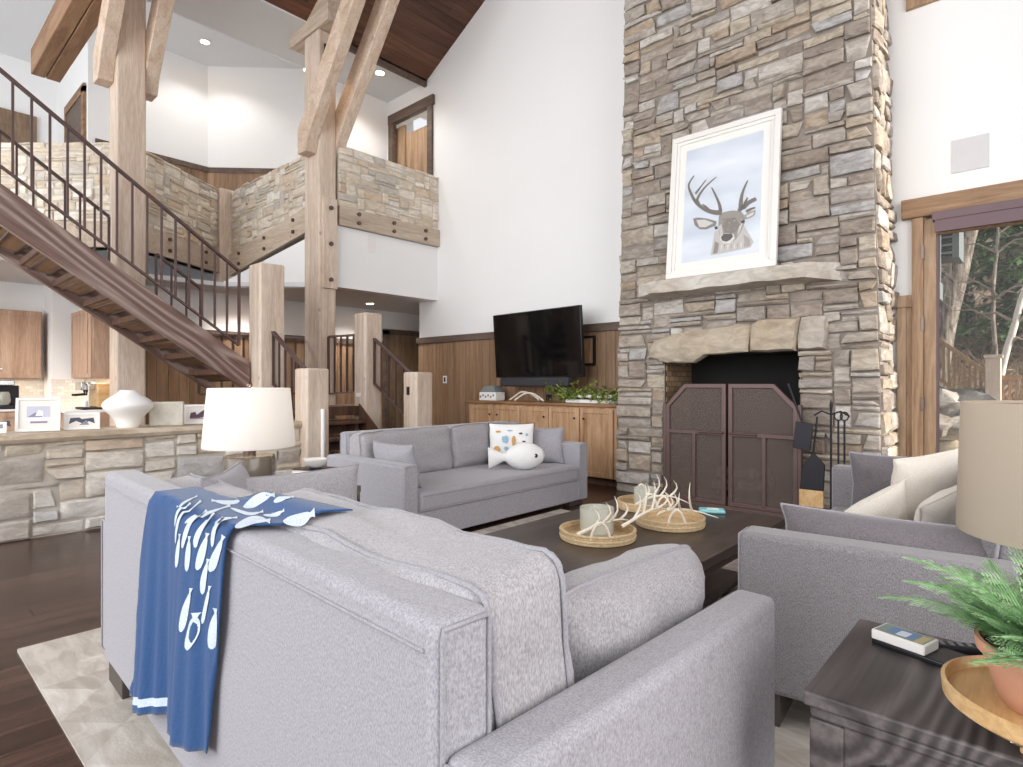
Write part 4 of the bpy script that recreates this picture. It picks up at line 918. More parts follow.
def piping(pts, r, m, parent, name='piping'):
    return MB().tube(pts, r, 6, closed=True).build(name, m, parent, smooth=60)
def pillow(label, loc, w, h, t, rz, lean, mat, seed, pipe=None, roll=0, name='throw_pillow', group=None, pinch=.07, **k):
    o = thing(name, label, 'pillow', loc, rz, group)
    mb = pillow_mb(w, h, t, seed, pinch=pinch, **k); m4 = Matrix.Rotation(-lean, 4, 'X') @ Matrix.Translation((0, 0, h/2)) @ Matrix.Rotation(roll, 4, 'Y') @ Matrix.Translation((0, 0, -h/2))
    mb.v = [tuple(m4 @ Vector(v)) for v in mb.v]
    mb.build('cover', M[mat], o, smooth=70); piping([m4 @ p for p in mb.ring], .005, M[pipe or 'pipe'], o)
    o['m'] = 0; del o['m']
    return o, m4
def cushion_mb(w, t, h, r=.05, seed=0, bulge=.03, wr=.012, n=16):
    """boxed cushion: x width, y thickness, z height (0..h)"""
    mb = MB(); H = Vector((w/2, t/2, h/2)); idx = {}; vs = []; fs = []; o = seed*5.7
    def vert(p):
        k = tuple(round(c, 4) for c in p)
        if k in idx: return idx[k]
        q = Vector((p[0]*H.x, p[1]*H.y, p[2]*H.z)); rr = min(r, H.x, H.y, H.z)
        core = Vector(tuple(max(-(H[i]-rr), min(H[i]-rr, q[i])) for i in range(3))); d = q-core
        if d.length > 1e-6: q = core+d.normalized()*rr
        a, b, c = p; f = (1-a*a)*(1-c*c)
        q.y += (1 if b > 0 else -1)*abs(b)*bulge*f**.6; q.z += c*bulge*.6*(1-a*a)*(1-b*b)*(c > 0)
        nz = Vector((a*2.5+o, b*2, c*2.5)); q.y += noise.noise(nz)*wr*(1 if b > 0 else -1)*2; q.z += noise.noise(nz*1.4+Vector((9,0,0)))*wr*1.3; q.x += noise.noise(nz+Vector((0,9,0)))*wr
        q.z += noise.noise(Vector((a*9+o, b*1.2, c*1.5)))*wr*.8*(c > .3)
        q.z += H.z; idx[k] = len(vs); vs.append(q); return idx[k]
    g = [-math.cos(PI*i/n) for i in range(n+1)]; g = [.5*x+.5*(-1+2*i/n) for i, x in enumerate(g)]
    for ax in range(3):
        for s in (-1, 1):
            for i in range(n):
                for j in range(n):
                    q = []
                    for (a, b) in ((i, j), (i+1, j), (i+1, j+1), (i, j+1)):
                        p = [0, 0, 0]; p[ax] = s; p[(ax+1) % 3] = g[a]; p[(ax+2) % 3] = g[b]; q.append(vert(p))
                    fs.append(q)
    mb.add(vs, fs); mb.rings = []
    for s in (-.72, .72):
        P = [(x, s, 1) for x in g]+[(1, s, z) for z in g[::-1]]+[(x, s, -1) for x in g[::-1]]+[(-1, s, z) for z in g]
        R_ = []
        for p in P:
            q = Vector((p[0]*H.x, p[1]*H.y, p[2]*H.z)); core = Vector(tuple(max(-(H[i]-r*.8), min(H[i]-r*.8, q[i])) for i in range(3))); d = q-core; d.y = 0
            if d.length > 1e-6: q = Vector((core.x, q.y, core.z))+d.normalized()*r*.8
            nz = Vector((p[0]*2.5+o, p[1]*2, p[2]*2.5)); q.z += noise.noise(nz*1.4+Vector((9,0,0)))*wr*1.3+(p[2] == 1)*(bulge*.6*(1-p[0]**2)*(1-.52)+noise.noise(Vector((p[0]*9+o, p[1]*1.2, 1.5)))*wr*.8); q.x += noise.noise(nz+Vector((0,9,0)))*wr
            q.z += H.z
            if not R_ or (R_[-1]-q).length > 1e-4: R_.append(q)
        mb.rings.append(R_)
    return mb
def rbox(a, c, r=.03, mat='sofa', name='x', parent=None, n=6, bulge=0, seed=0):
    """soft rounded upholstered block"""
    mb = MB(); mb.box(a, c); o = mb.build(name, M[mat], parent, bevel=r, seg=4); return o
def edge_pipe(a, c, parent, axis, m='pipe'):
    """piping loop round the two end faces of an upholstered block"""
    x0, y0, z0 = a; x1, y1, z1 = c; g = .012
    for e in (0, 1):
        if axis == 'x': X = (x0-.001, x1+.001)[e]; pts = [(X, y0+g, z0+g), (X, y1-g, z0+g), (X, y1-g, z1-g), (X, y0+g, z1-g)]
        elif axis == 'y': Y = (y0-.001, y1+.001)[e]; pts = [(x0+g, Y, z0+g), (x1-g, Y, z0+g), (x1-g, Y, z1-g), (x0+g, Y, z1-g)]
        P = []
        for i in range(4):
            p, q = Vector(pts[i]), Vector(pts[(i+1) % 4]); P += [p+(q-p)*f for f in (.02, .5, .98)]
        MB().tube(P, .004, 6, closed=True).build('piping', M[m], parent, smooth=60)
def sofa(label, loc, rz, w, dep=1.0, mat='sofa', cmat='cush', bh=.85, ah=.65, ncush=2, cush_h=.5, seed=1, slump=0, cz=.42, at=.14, ct=.22, lg=.12):
    t = thing('sofa', label, 'sofa', loc, rz); hw = w/2
    rbox((-hw+.02, .03, lg), (hw-.02, dep-.012, .25), .012, mat, 'seat_base', t)
    b = rbox((-hw+at-.005, 0, lg), (hw-at+.005, .115, bh), .022, mat, 'back', t); edge_pipe((-hw+at-.005, 0, lg), (hw-at+.005, .115, bh), b, 'x')
    P = [(-hw+at+.02, -.002, bh-.045), (0, -.003, bh-.045), (hw-at-.02, -.002, bh-.045)]; MB().tube(P, .0035, 6).build('seam', M['pipe'], b)
    for sg in (-1, 1):
        a_ = (min(sg*hw, sg*(hw-at)), .012, lg); c_ = (max(sg*hw, sg*(hw-at)), dep, ah)
        a = rbox(a_, c_, .022, mat, 'arm', t); edge_pipe(a_, c_, a, 'y')
    s_ = rbox((-hw+at+.004, .14, .24), (hw-at-.004, dep+.005, cz), .04, mat, 'seat_cushion', t, n=5)
    MB().tube([(-hw+at+.03, dep+.008, cz-.03), (0, dep+.009, cz-.03), (hw-at-.03, dep+.008, cz-.03)], .004, 6).tube([(-hw+at+.03, dep+.008, .262), (0, dep+.009, .262), (hw-at-.03, dep+.008, .262)], .004, 6).build('piping', M['pipe'], s_)
    iw = (w-2*at)/ncush
    for i in range(ncush):
        mb = cushion_mb(iw-.012, ct, cush_h[i] if isinstance(cush_h, tuple) else cush_h, .05, seed+i, .02, .009)
        m4 = Matrix.Translation((-hw+at+iw*(i+.5), .13+ct/2, cz-.015)) @ Matrix.Rotation(math.radians(7), 4, 'X')
        mb.v = [tuple(m4 @ Vector(v)) for v in mb.v]
        c = mb.build('back_cushion', M[cmat], t, smooth=70)
        for rg in mb.rings: piping([m4 @ p for p in rg], .0055, M['pipe'], c)
    for x in (-hw+.03, hw-.24):
        for y in (.03, dep-.13): BX((x, y, 0), (x+.21, y+.09, lg)).build('leg', M['leg'], t, bevel=.004)
    return t
RG = .013
ns_loc = Vector((-1.675, .59, RG)); ns_rz = -.042
sofa('near light grey sofa seen from behind, with the blue fish blanket over its back', ns_loc, ns_rz, 2.27, 1.0, bh=.845, ah=.655, seed=3, cush_h=(.395, .465), at=.105, ct=.25)
sofa('far light grey sofa beside the stairs, carrying the small pillows', (-4.45, 3.74, 0), -PI/2, 2.28, 1.05, mat='sofa', bh=.79, ah=.61, seed=9, cush_h=.4, cz=.40, lg=.05)
sofa('darker grey sofa at the right whose side faces the wooden side table', (.083, 3.275, RG), math.radians(95.5), 2.2, 1.0, mat='sofad', cmat='sofad', bh=.82, ah=.665, seed=15, cush_h=.44)
nsM = Matrix.Translation(ns_loc) @ Matrix.Rotation(ns_rz, 4, 'Z')
def nsl(x, y, z): return nsM @ Vector((x, y, z))
pillow('wide pale grey cushion leaning on the left arm of the near sofa', nsl(-.82, .68, .41), .66, .385, .17, ns_rz+PI/2, .12, 'cush', 31)
pillow('rumpled grey cushion leaning inside the right arm of the near sofa', nsl(.84, .70, .41), .60, .35, .24, ns_rz-PI/2, .2, 'cush', 35, wr=.025, pinch=.02, round_=1)
pillow('grey cushion peeking above the left end of the near sofa back', nsl(-.80, .40, .41), .50, .43, .16, ns_rz+PI*.8, .1, 'sofa', 37)
# far sofa pillows (its seat is at z .40, front towards +x)
SF = .402
pillow('mid grey cushion standing at the near arm of the far sofa', (-3.8, 2.88, SF), .52, .34, .15, PI, .25, 'sofa', 41)
pillow('plain pale grey cushion at the far right arm of the far sofa', (-3.75, 4.62, SF), .40, .36, .14, PI/2*.35, .22, 'sofa', 42)
o, m4 = pillow('printed white pillow with dark piping and small animal drawings', (-3.88, 4.28, SF+.02), .46, .40, .12, .75, .3, 'whitef', 43, pipe='tvbezel')
col('ink_ochre', 'c79a5c'); col('ink_blue', '8fb4c9'); col('ink_dark', '4d4a4a')
mb = MB(); mats = [MATS['ink_ochre'], MATS['ink_blue'], MATS['ink_dark'], MATS['ink_c9c9da']] if 'ink_c9c9da' in MATS else [MATS['ink_ochre'], MATS['ink_blue'], MATS['ink_dark']]
def blob(cx, cz, rx, rz, mi, n=10, sd=1):
    P = []
    for i in range(n):
        a = 2*PI*i/n; k = 1+.35*noise.noise(Vector((a*2, cx*20, cz*20))); P.append((cx+rx*k*math.cos(a), cz+rz*k*math.sin(a)))
    def y(x, z):
        a = x/.23; b = (z-.2)/.2; return -(.06*max(0, (1-a**4)*(1-b**4))**.55*(1-.125*(a*a+b*b)))-.012
    c = Vector((cx, y(cx, cz), cz)); vs = [m4 @ c]+[m4 @ Vector((x, y(x, z), z)) for x, z in P]
    mb.add(vs, [(0, 1+i, 1+(i+1) % n) for i in range(n)], .5, mi)
for a in ((-.14, .12, .035, .035, 0), (.02, .2, .02, .06, 0), (.03, .12, .018, .05, 0), (-.13, .3, .03, .012, 0), (-.06, .22, .03, .04, 1), (-.05, .13, .02, .02, 1), (.1, .15, .018, .02, 2), (.15, .14, .016, .02, 2), (.12, .2, .02, .008, 2), (.09, .28, .02, .01, 2), (.15, .27, .014, .012, 1), (-.02, .31, .03, .008, 1)): blob(*a)
mb.build('printed_animals', mats, o)
t = thing('fish_pillow', 'plump white fish-shaped pillow on the far sofa seat', 'pillow', (-3.62, 4.06, SF+.125), .80)
mb = MB(); N = 26; n = 20; vs = []
for i in range(N+1):
    a = i/N; x = -.26+.52*a
    if a < .3: k = a/.3; hz = .105*(1-k)+.03*k; th = .04
    else: k = (a-.3)/.7; hz = .035+.093*math.sin(min(1, k)*PI)**.75; th = .03+.07*math.sin(k*PI)**.7
    if a > .97: hz *= .45; th *= .45
    for q in range(n): an = 2*PI*q/n; vs.append((x, th*math.cos(an)*(1+.06*noise.noise(Vector((x*20, an, 0)))), hz*math.sin(an)))
fs = [(i*n+k, i*n+(k+1) % n, (i+1)*n+(k+1) % n, (i+1)*n+k) for i in range(N) for k in range(n)]+[tuple(range(n))[::-1], tuple(N*n+k for k in range(n))]
tl = Matrix.Rotation(-.05, 4, 'Y') @ Matrix.Rotation(.15, 4, 'X')
mb.add([tl @ Vector(v) for v in vs], fs); mb.build('body', M['whitef'], t, smooth=80)
MB().lathe([(0, .0), (.014, .004), (.02, 0)], (0, 0, 0), 12).build('eye', M['tvbezel'], t).matrix_local = Matrix.Translation(tl @ Vector((.17, -.083, .02))) @ Matrix.Rotation(PI/2, 4, 'X')
# third sofa pillows
s3 = Matrix.Translation((.083, 3.275, RG)) @ Matrix.Rotation(math.radians(95.5), 4, 'Z'); T3 = lambda x, y, z: s3 @ Vector((x, y, z)); r3 = math.radians(95.5)
pillow('long slouching grey cushion lying inside the near arm of the right sofa', T3(-.87, .52, .42), .80, .31, .22, r3-PI/2, .18, 'cushd', 51, wr=.03)
pillow('dark taupe velvet cushion at the far arm of the right sofa', T3(.80, .66, .42), .44, .37, .15, r3+PI/2, .2, 'cushd', 52)
pillow('patterned cream cushion, tallest pillow on the right sofa', T3(.48, .52, .43), .50, .43, .16, r3+PI*.78, .25, 'cream', 53, pipe='cream', roll=.14)
pillow('small cream cushion with its corner up, left front on the right sofa', T3(.08, .72, .42), .34, .27, .12, r3+PI*.8, .35, 'cream', 54, pipe='cream', roll=.45)
pillow('small cream plaid cushion beside the lamp on the right sofa', T3(.12, .47, .42), .40, .31, .14, r3+PI*.85, .35, 'cream', 55, pipe='cream', roll=.3)
# ------------------------------------------------------------ blanket
def gy(x, z):   # rear face of the blanket: distance behind the sofa back
    k = min(1, max(0, (.86-z)/.65)); return -.012-(.010+.03*k)*(1+math.sin(x*17+1.2+2*k*x))*.5-.012*k*math.sin(x*41+.5)**2
def gz(x, y):
    if y < .1: return .862
    k = max(0, min(1, (x+.15)/.25)); k = k*k*(3-2*k)
    return .862+k*.026*min(1, (y-.1)/.05)-(1-k)*1.0*max(0, y-.11)
def bsurf(x, s):
    """s<0: down the back (metres below the top), s>0 forward over the cushion"""
    if s <= 0: z = .862+s; return Vector((x, gy(x, z) if s < -.03 else gy(x, z)*(.35+.65*min(1, -s/.03)), z))
    y = s; return Vector((x, y, gz(x, y)))
mb = MB(); ns, nt = 40, 60; vs = []
for j in range(nt+1):
    f = j/nt
    for i in range(ns+1):
        a = i/ns; hem = .18+.12*a-.012*math.sin(a*9)
        s = -(.862-hem)+(.862-hem+.12+.09*a)*f; q = max(0, min(1, -s/.66))
        xl = -.31-.20*q**1.1; xr = .30-.15*q if s <= 0 else .30+.75*s
        if s > 0: xl = -.31
        x = xl+(xr-xl)*a+.006*math.sin(s*20)
        vs.append(bsurf(x, s))
N1 = ns+1; fs = [(j*N1+i, j*N1+i+1, (j+1)*N1+i+1, (j+1)*N1+i) for j in range(nt) for i in range(ns)]; mi = []
mb.add([nsM @ v for v in vs], fs, .5)
for q in range(len(fs)):
    j, i = q//ns, q % ns
    if j in (2, 3) and 2 < i < 20: mb.mi[q] = 1
def bproj(px, py):
    u = 120+px*.2346; v = 470+py*.2346; r = ray(u); d3 = Vector((r.x, r.y, (383.5-v)/590)); inv = nsM.inverted(); o3 = inv @ Vector((0, 0, 1.2)); dd = (inv.to_3x3() @ d3)
    k = (-.02-o3.y)/dd.y; p = o3+dd*k
    if p.z <= .862: y = gy(p.x, p.z); return Vector((p.x, y-.0034, p.z))
    k = (.872-o3.z)/dd.z; p = o3+dd*k; return Vector((p.x, p.y, gz(p.x, max(0, p.y))+.0034))
fish = [([(268,270),(262,340),(258,412)],18),([(308,280),(306,350),(304,428)],16),([(368,270),(352,340),(338,425)],24),([(440,280),(405,360),(380,435)],36),([(372,380),(358,450),(352,530)],20),([(322,500),(308,580),(298,680)],20),([(380,495),(366,570),(352,655)],16),([(338,605),(330,680),(316,760)],34),([(402,590),(396,680),(388,765)],36),
([(330,100),(270,130),(245,160)],10),([(300,130),(250,180),(235,240)],14),([(345,120),(270,190),(248,260),(248,310)],14),([(370,160),(310,220),(290,290),(286,330)],16),([(400,170),(350,240),(332,290),(330,330)],18),([(440,190),(395,250),(385,330)],16),([(470,140),(380,170),(320,200),(290,225)],16),([(500,190),(430,200),(395,232)],14),
([(390,118),(450,128),(510,125)],18),([(500,105),(560,110),(620,118)],10),([(660,135),(590,135),(525,146)],26),([(740,145),(700,150),(655,152)],14),([(640,205),(570,200),(490,232)],34),([(830,205),(760,212),(695,205)],32),([(610,165),(550,175),(470,150)],14),([(700,178),(660,182),(610,180)],12)]
fm = MB()
for pts, w in fish:
    P = [Vector(p) for p in pts]; Q = []
    for i in range(len(P)-1):
        for k in range(6): f = k/6; a = P[max(i-1,0)]; b = P[i]; c_ = P[i+1]; d = P[min(i+2,len(P)-1)]; Q.append(.5*((2*b)+(c_-a)*f+(2*a-5*b+4*c_-d)*f*f+(3*b-a-3*c_+d)*f**3))
    Q.append(P[-1]); L = len(Q)-1; vs = []
    for i, q in enumerate(Q):
        f = i/L; d = (Q[min(i+1, L)]-Q[max(i-1, 0)]).normalized(); n = Vector((-d.y, d.x))
        ww = w*(.75-3.4*f if f < .16 else .22+.78*math.sin(min(1, (f-.16)/.84*1.02)*PI)**.6 if f < .98 else .15)*.5; ww = max(ww, w*.08)
        vs += [bproj(*(q+n*ww)), bproj(*(q-n*ww))]
    ok = all((vs[2*i]-vs[2*i+2]).length < .12 for i in range(L))
    if ok: fm.add([nsM @ v for v in vs], [(2*i, 2*i+1, 2*i+3, 2*i+2) for i in range(L)], .5)
bl = mb.build('throw_blanket', [M['blanket'], M['fishw']], smooth=60); tag(bl, 'blue throw blanket with white fish draped over the near sofa back', 'blanket')
so = bl.modifiers.new('thick', 'SOLIDIFY'); so.thickness = .003; so.offset = 0
fm.build('fish_print', M['fishw'], bl)
# ------------------------------------------------------------ rug
mb = MB(); rnd = random.Random(12); rx0, ry0, rx1, ry1 = -3.41, .47, .35, 4.45
mb.box((rx0, ry0, 0), (rx1, ry1, .009), .5)
A = .34; Bq = .30; i = 0
x = rx0
while x < rx1+A:
    j = 0; y = ry0
    while y < ry1+Bq:
        for ox, oy in ((0, 0), (A/2, Bq/2)):
            c = (x+ox, y+oy); P = [(c[0]-A/2, c[1]), (c[0], c[1]-Bq/2), (c[0]+A/2, c[1]), (c[0], c[1]+Bq/2)]
            if ox and False: continue
            P = [(min(max(p[0], rx0), rx1), min(max(p[1], ry0), ry1)) for p in P]
            for tri in ((0, 1, 3), (1, 2, 3)):
                q = [P[k] for k in tri]
                ar = abs((q[1][0]-q[0][0])*(q[2][1]-q[0][1])-(q[2][0]-q[0][0])*(q[1][1]-q[0][1]))
                if ar > 1e-4: mb.add([(p[0], p[1], .0125) for p in q], [(0, 1, 2)], rnd.random())
        y += Bq
    x += A
tag(mb.build('rug', M['rug']), 'pale patchwork hide rug under the sofas and coffee table', 'rug')
# ------------------------------------------------------------ coffee table and what stands on it
CT = .42
t = thing('coffee_table', 'large dark wooden coffee table between the sofas', 'table', (-1.64, 2.79, RG))
BX((-.52, -.83, CT-RG-.05), (.52, .83, CT-RG)).build('top', M['tablew'], t, bevel=.005)
for x, y in ((-1,-1),(1,-1),(1,1),(-1,1)): BX((x*.38-.05, y*.68-.05, 0), (x*.38+.05, y*.68+.05, CT-RG-.05)).build('leg', M['tablew'], t, bevel=.005)
BX((-.40, -.70, .24), (.40, .70, CT-RG-.05)).build('apron', M['tablew'], t); BX((-.36, -.66, .06), (.36, .66, .085)).build('shelf', M['tablew'], t)
def tray(label, c, r, group=None):
    t = thing('woven_tray', label, 'tray', (c[0], c[1], CT)); MB().lathe([(0, 0), (r-.01, 0), (r-.01, .008), (0, .008)], (0,0,0), 40, cap=False).build('base', M['wicker'], t, smooth=40)
    for k in range(4): MB().tube([((r-.002+.003*(k % 2))*math.cos(a), (r-.002+.003*(k % 2))*math.sin(a), .009+.0125*k) for a in [2*PI*i/48 for i in range(48)]], .0078, 6, closed=True).build('coil', M['wicker'], t, smooth=60)
    for sg in (0, PI):
        ha = sg-.9
        MB().tube([(r*math.cos(ha+.26*(f*2-1)), r*math.sin(ha+.26*(f*2-1)), .035+.085*math.sin(f*PI)**.7) for f in [i/12 for i in range(13)]], .006, 8).build('handle', M['antler'], t, smooth=60)
    return t
tA = (-1.68, 2.50); tB = (-1.54, 3.00); tC = (-1.86, 3.30)
tray('round woven tray nearest the camera, holding a wide glass candle', tA, .185); tray('round woven tray on the right with antlers across it', tB, .18); tray('round woven tray at the back of the coffee table under the small candle', tC, .17)
def candle(label, c, r, h):
    t = thing('glass_candle', label, 'candle', (c[0], c[1], CT+.009)); MB().lathe([(r*.97, 0), (r, .01), (r, h), (r-.006, h), (r-.006, .012), (0, .012)], (0,0,0), 36).build('glass', M['cglass'], t, smooth=50)
    MB().lathe([(r*.82, .013), (r*.82, h*.62), (r*.75, h*.64), (0, h*.62)], (0,0,0), 30).build('wax', M['wax'], t, smooth=50); MB().tube([(0, 0, h*.62), (.002, 0, h*.72)], .002, 5).build('wick', M['black'], t)
candle('wide three-wick style glass candle in the nearest woven tray', (tA[0]-.035, tA[1]+.045), .088, .135); candle('smaller glass candle at the back of the coffee table', (tC[0]+.0, tC[1]+.0), .072, .12)
for lab, o_, L, rz, sd, cu in (('antler lying in the nearest tray, tines pointing up', (tA[0]-.06, tA[1]-.09, CT+.012), .34, .55, 3, .6), ('antler bridging from the front tray to the right tray', (tA[0]+.10, tA[1]+.07, CT+.05), .36, .9, 5, .5), ('antler standing on its tines in the right tray', (tB[0]-.10, tB[1]+.06, CT+.02), .34, -.75, 8, .8), ('antler leaning by the back tray rim', (tC[0]+.02, tC[1]-.17, CT+.03), .32, 1.1, 11, -.6)):
    mb = MB(); antler(mb, (0, 0, 0), L, rz, sd, .55, 4, .0095, cu); o = mb.build('antler', M['antler'], smooth=60); o.location = o_; tag(o, lab, 'antler')
t = thing('tissue_pack', 'small teal packet lying on the coffee table near the fireplace', 'packet', (-1.50, 3.46, CT), .5); BX((-.075, -.045, 0), (.075, .045, .022)).build('packet', M['teal'], t, bevel=.009); BX((-.03, -.02, .021), (.04, .02, .0235)).build('flap', M['paper'], t, bevel=.001)
# ------------------------------------------------------------ left lamp on its end table
ET = .60
t = thing('end_table', 'dark end table behind the near sofa under the white lamp', 'table', (-3.32, 1.62, 0)); BX((-.33, -.36, ET-.04), (.33, .36, ET)).build('top', M['sidew'], t, bevel=.005)
for x, y in ((-1,-1),(1,-1),(1,1),(-1,1)): BX((x*.3-.025, y*.33-.025, 0), (x*.3+.025, y*.33+.025, ET-.04)).build('leg', M['sidew'], t)
def tlamp(label, loc, rb, rt, z0, z1, gr, gh, smat, n=48):
    t = thing('table_lamp', label, 'lamp', loc)
    MB().lathe([(rb, z0), (rb+.002, z0+.004), (rt+.002, z1-.004), (rt, z1), (rt-.004, z1-.001), (rb-.004, z0+.001)], (0,0,0), n, cap=False).build('lamp_shade', M[smat], t, smooth=40)
    MB().lathe([(gr*.96, 0), (gr, .01), (gr, gh-.01), (gr*.95, gh), (0, gh)], (0,0,0), 36).build('glass_base', M['bglass'], t, smooth=40)
    MB().lathe([(gr*.85, .012), (gr*.87, gh-.02), (0, gh-.015)], (0,0,0), 30).build('inner_glass', M['bglass'], t, smooth=40)
    MB().lathe([(.032, gh), (.034, gh+.02), (.032, z0+.02), (.0, z0+.025)], (0,0,0), 20).build('neck', M['bolt'], t, smooth=40)
    MB().tube([(0, 0, z0+.02), (0, 0, z1+.005)], .004, 6).tube([(-rt, 0, z1-.006), (rt, 0, z1-.006)], .003, 5).tube([(0, -rt, z1-.006), (0, rt, z1-.006)], .003, 5).build('harp', M['bolt'], t)
    MB().lathe([(.004, z1), (.016, z1+.012), (.014, z1+.026), (.0, z1+.032)], (0,0,0), 16).build('finial', M['bolt'], t, smooth=60); return t
t = tlamp('lit table lamp with white drum shade and bubbled glass base, at left', (-3.30, 1.46, ET), .24, .212, .248, .575, .135, .2, 'shade')
MB().lathe([(0, .32), (.028, .34), (.03, .38), (.015, .42), (0, .425)], (0,0,0), 14).build('bulb', M['glow'], t, smooth=60)
lamp('lamp_bulb', 'POINT', (-3.30, 1.46, ET+.40), 9, (1, .93, .82), size=.06)
for i, (w, h, c) in enumerate(((.24, .03, 'black'), (.23, .025, 'paper'), (.21, .03, 'tvbezel'))):
    o = thing('book', ('black book at the bottom of the stack behind the lamp', 'white book in the middle of the stack behind the lamp', 'dark book on top of the stack behind the lamp')[i], 'book', (-3.30, 1.86, ET+(0, .03, .055)[i]), .2*i, 'books behind the lamp')
    BX((-w/2, -.08, .003), (w/2, .08, h-.003)).build('pages', M['paper'], o); MB().box((-w/2-.003, -.085, 0), (w/2+.003, .083, .003)).box((-w/2-.003, -.085, h-.003), (w/2+.003, .083, h)).box((-w/2-.003, .08, 0), (w/2+.003, .085, h)).build('cover', M[c], o)
t = thing('small_bowl', 'small white bowl on the books behind the lamp', 'bowl', (-3.30, 1.86, ET+.086)); MB().lathe([(.03, 0), (.06, .02), (.075, .055), (.07, .055), (.05, .02), (0, .01)], (0,0,0), 24).build('bowl', M['ceramic'], t, smooth=60)
# ------------------------------------------------------------ right side table, lamp, fern
ST = .60
t = thing('side_table', 'charcoal oak side table in the near right corner, arched apron', 'table', (0, 1.62, RG)); z1 = ST-RG
BX((-.355, -.38, z1-.03), (.40, .10, z1)).build('top', M['sidew'], t, bevel=.006); BX((-.345, -.37, z1-.055), (.39, .09, z1-.03)).build('moulding', M['sidew'], t, bevel=.008)
for x in (-.345, .33):
    for y in (-.37, .03): BX((x, y, 0), (x+.06, y+.06, z1-.055)).build('leg', M['sidew'], t, bevel=.004)
def apron(a, b, axis, y0, th, nm='apron'):
    r = .09; zt = z1-.055; zb = z1-.095; P = [(a, zt), (b, zt), (b, zb-r)]
    P += [(b-r+r*math.cos(k*PI/12), zb-r+r*math.sin(k*PI/12)) for k in range(0, 7)]+[(a+r-r*math.sin(k*PI/12), zb-r+r*math.cos(k*PI/12)) for k in range(0, 7)]
    if axis == 'x': MB().prism([(x, y0, z) for x, z in P], (0, th, 0)).build(nm, M['sidew'], t)
    else: MB().prism([(y0, x, z) for x, z in P], (th, 0, 0)).build(nm, M['sidew'], t)
apron(-.285, .33, 'x', -.362, .03); apron(-.285, .33, 'x', .055, .03); apron(-.31, .03, 'y', -.337, .03); apron(-.31, .03, 'y', .355, .03)
BX((-.33, -.36, .1), (.38, .08, .125)).build('shelf', M['sidew'], t)
tlamp('table lamp with a tall beige linen shade at the right edge', (.042, 1.60, ST), .186, .178, .295, .562, .082, .235, 'shadeb')
t = thing('card_box', 'white boxed card deck with a lake picture on the side table', 'box', (-.238, 1.585, ST+.012), -.28); BX((-.055, -.034, 0), (.055, .034, .022)).build('box', M['paper'], t, bevel=.003)
mb = MB(); mb.box((-.05, -.029, .022), (.05, .029, .0224), .5, 0).box((-.03, -.02, .0224), (.028, .02, .0228), .5, 1).box((-.01, -.02, .0228), (.012, .012, .0231), .5, 2).box((.03, -.026, .0224), (.047, .02, .0228), .5, 3); mb.build('picture', [col('ink_lake', '8b9a93'), col('ink_lakeb', '6f8fb5'), col('ink_lakew', 'dfe8f0'), col('ink_gold', 'c9b98a')], t)
t = thing('coaster_stack', 'black leather tray under the card box on the side table', 'tray', (-.215, 1.59, ST), -.28); BX((-.075, -.045, 0), (.09, .045, .012)).build('tray', M['tvbezel'], t, bevel=.003)
t = thing('remote_control', 'black remote control under the fern leaves', 'remote', (-.13, 1.66, ST), .5); BX((-.07, -.018, 0), (.07, .018, .016)).build('body', M['black'], t, bevel=.005)
for i in range(6): BX((-.055+i*.018, -.009, .016), (-.047+i*.018, .009, .018)).build('button', M['greyp'], t)
PC = (.018, 1.32)
t = thing('wooden_plant_stand', 'round light wood tray stand under the terracotta pot', 'plant stand', (PC[0], PC[1], ST)); MB().lathe([(0, .052), (.15, .052), (.158, .058), (.160, .082), (.154, .084), (.148, .066), (0, .062)], (0,0,0), 56, cap=False).build('tray', M['bamboo'], t, smooth=35)
MB().box((-.05, -.06, .0), (.12, .06, .012)).box((-.05, -.05, .012), (-.03, .05, .053)).box((.09, -.05, .012), (.11, .05, .053)).build('foot', M['bamboo'], t, bevel=.004); MB().tube([(-.06, -.066, .02), (-.02, -.075, .03), (.03, -.075, .022)], .006, 6).build('clasp', M['steel'], t)
t = thing('potted_fern', 'green fern in a terracotta pot on the wooden stand', 'plant', (PC[0], PC[1], ST+.0625))
MB().lathe([(.0, 0), (.076, 0), (.08, .004), (.105, .082), (.111, .084), (.113, .104), (.106, .104), (.1, .09), (0, .088)], (0,0,0), 44).build('pot', M['terra'], t, smooth=35)
MB().lathe([(.1, .091), (0, .095)], (0,0,0), 24).build('soil', M['soil'], t)
rnd = random.Random(4)
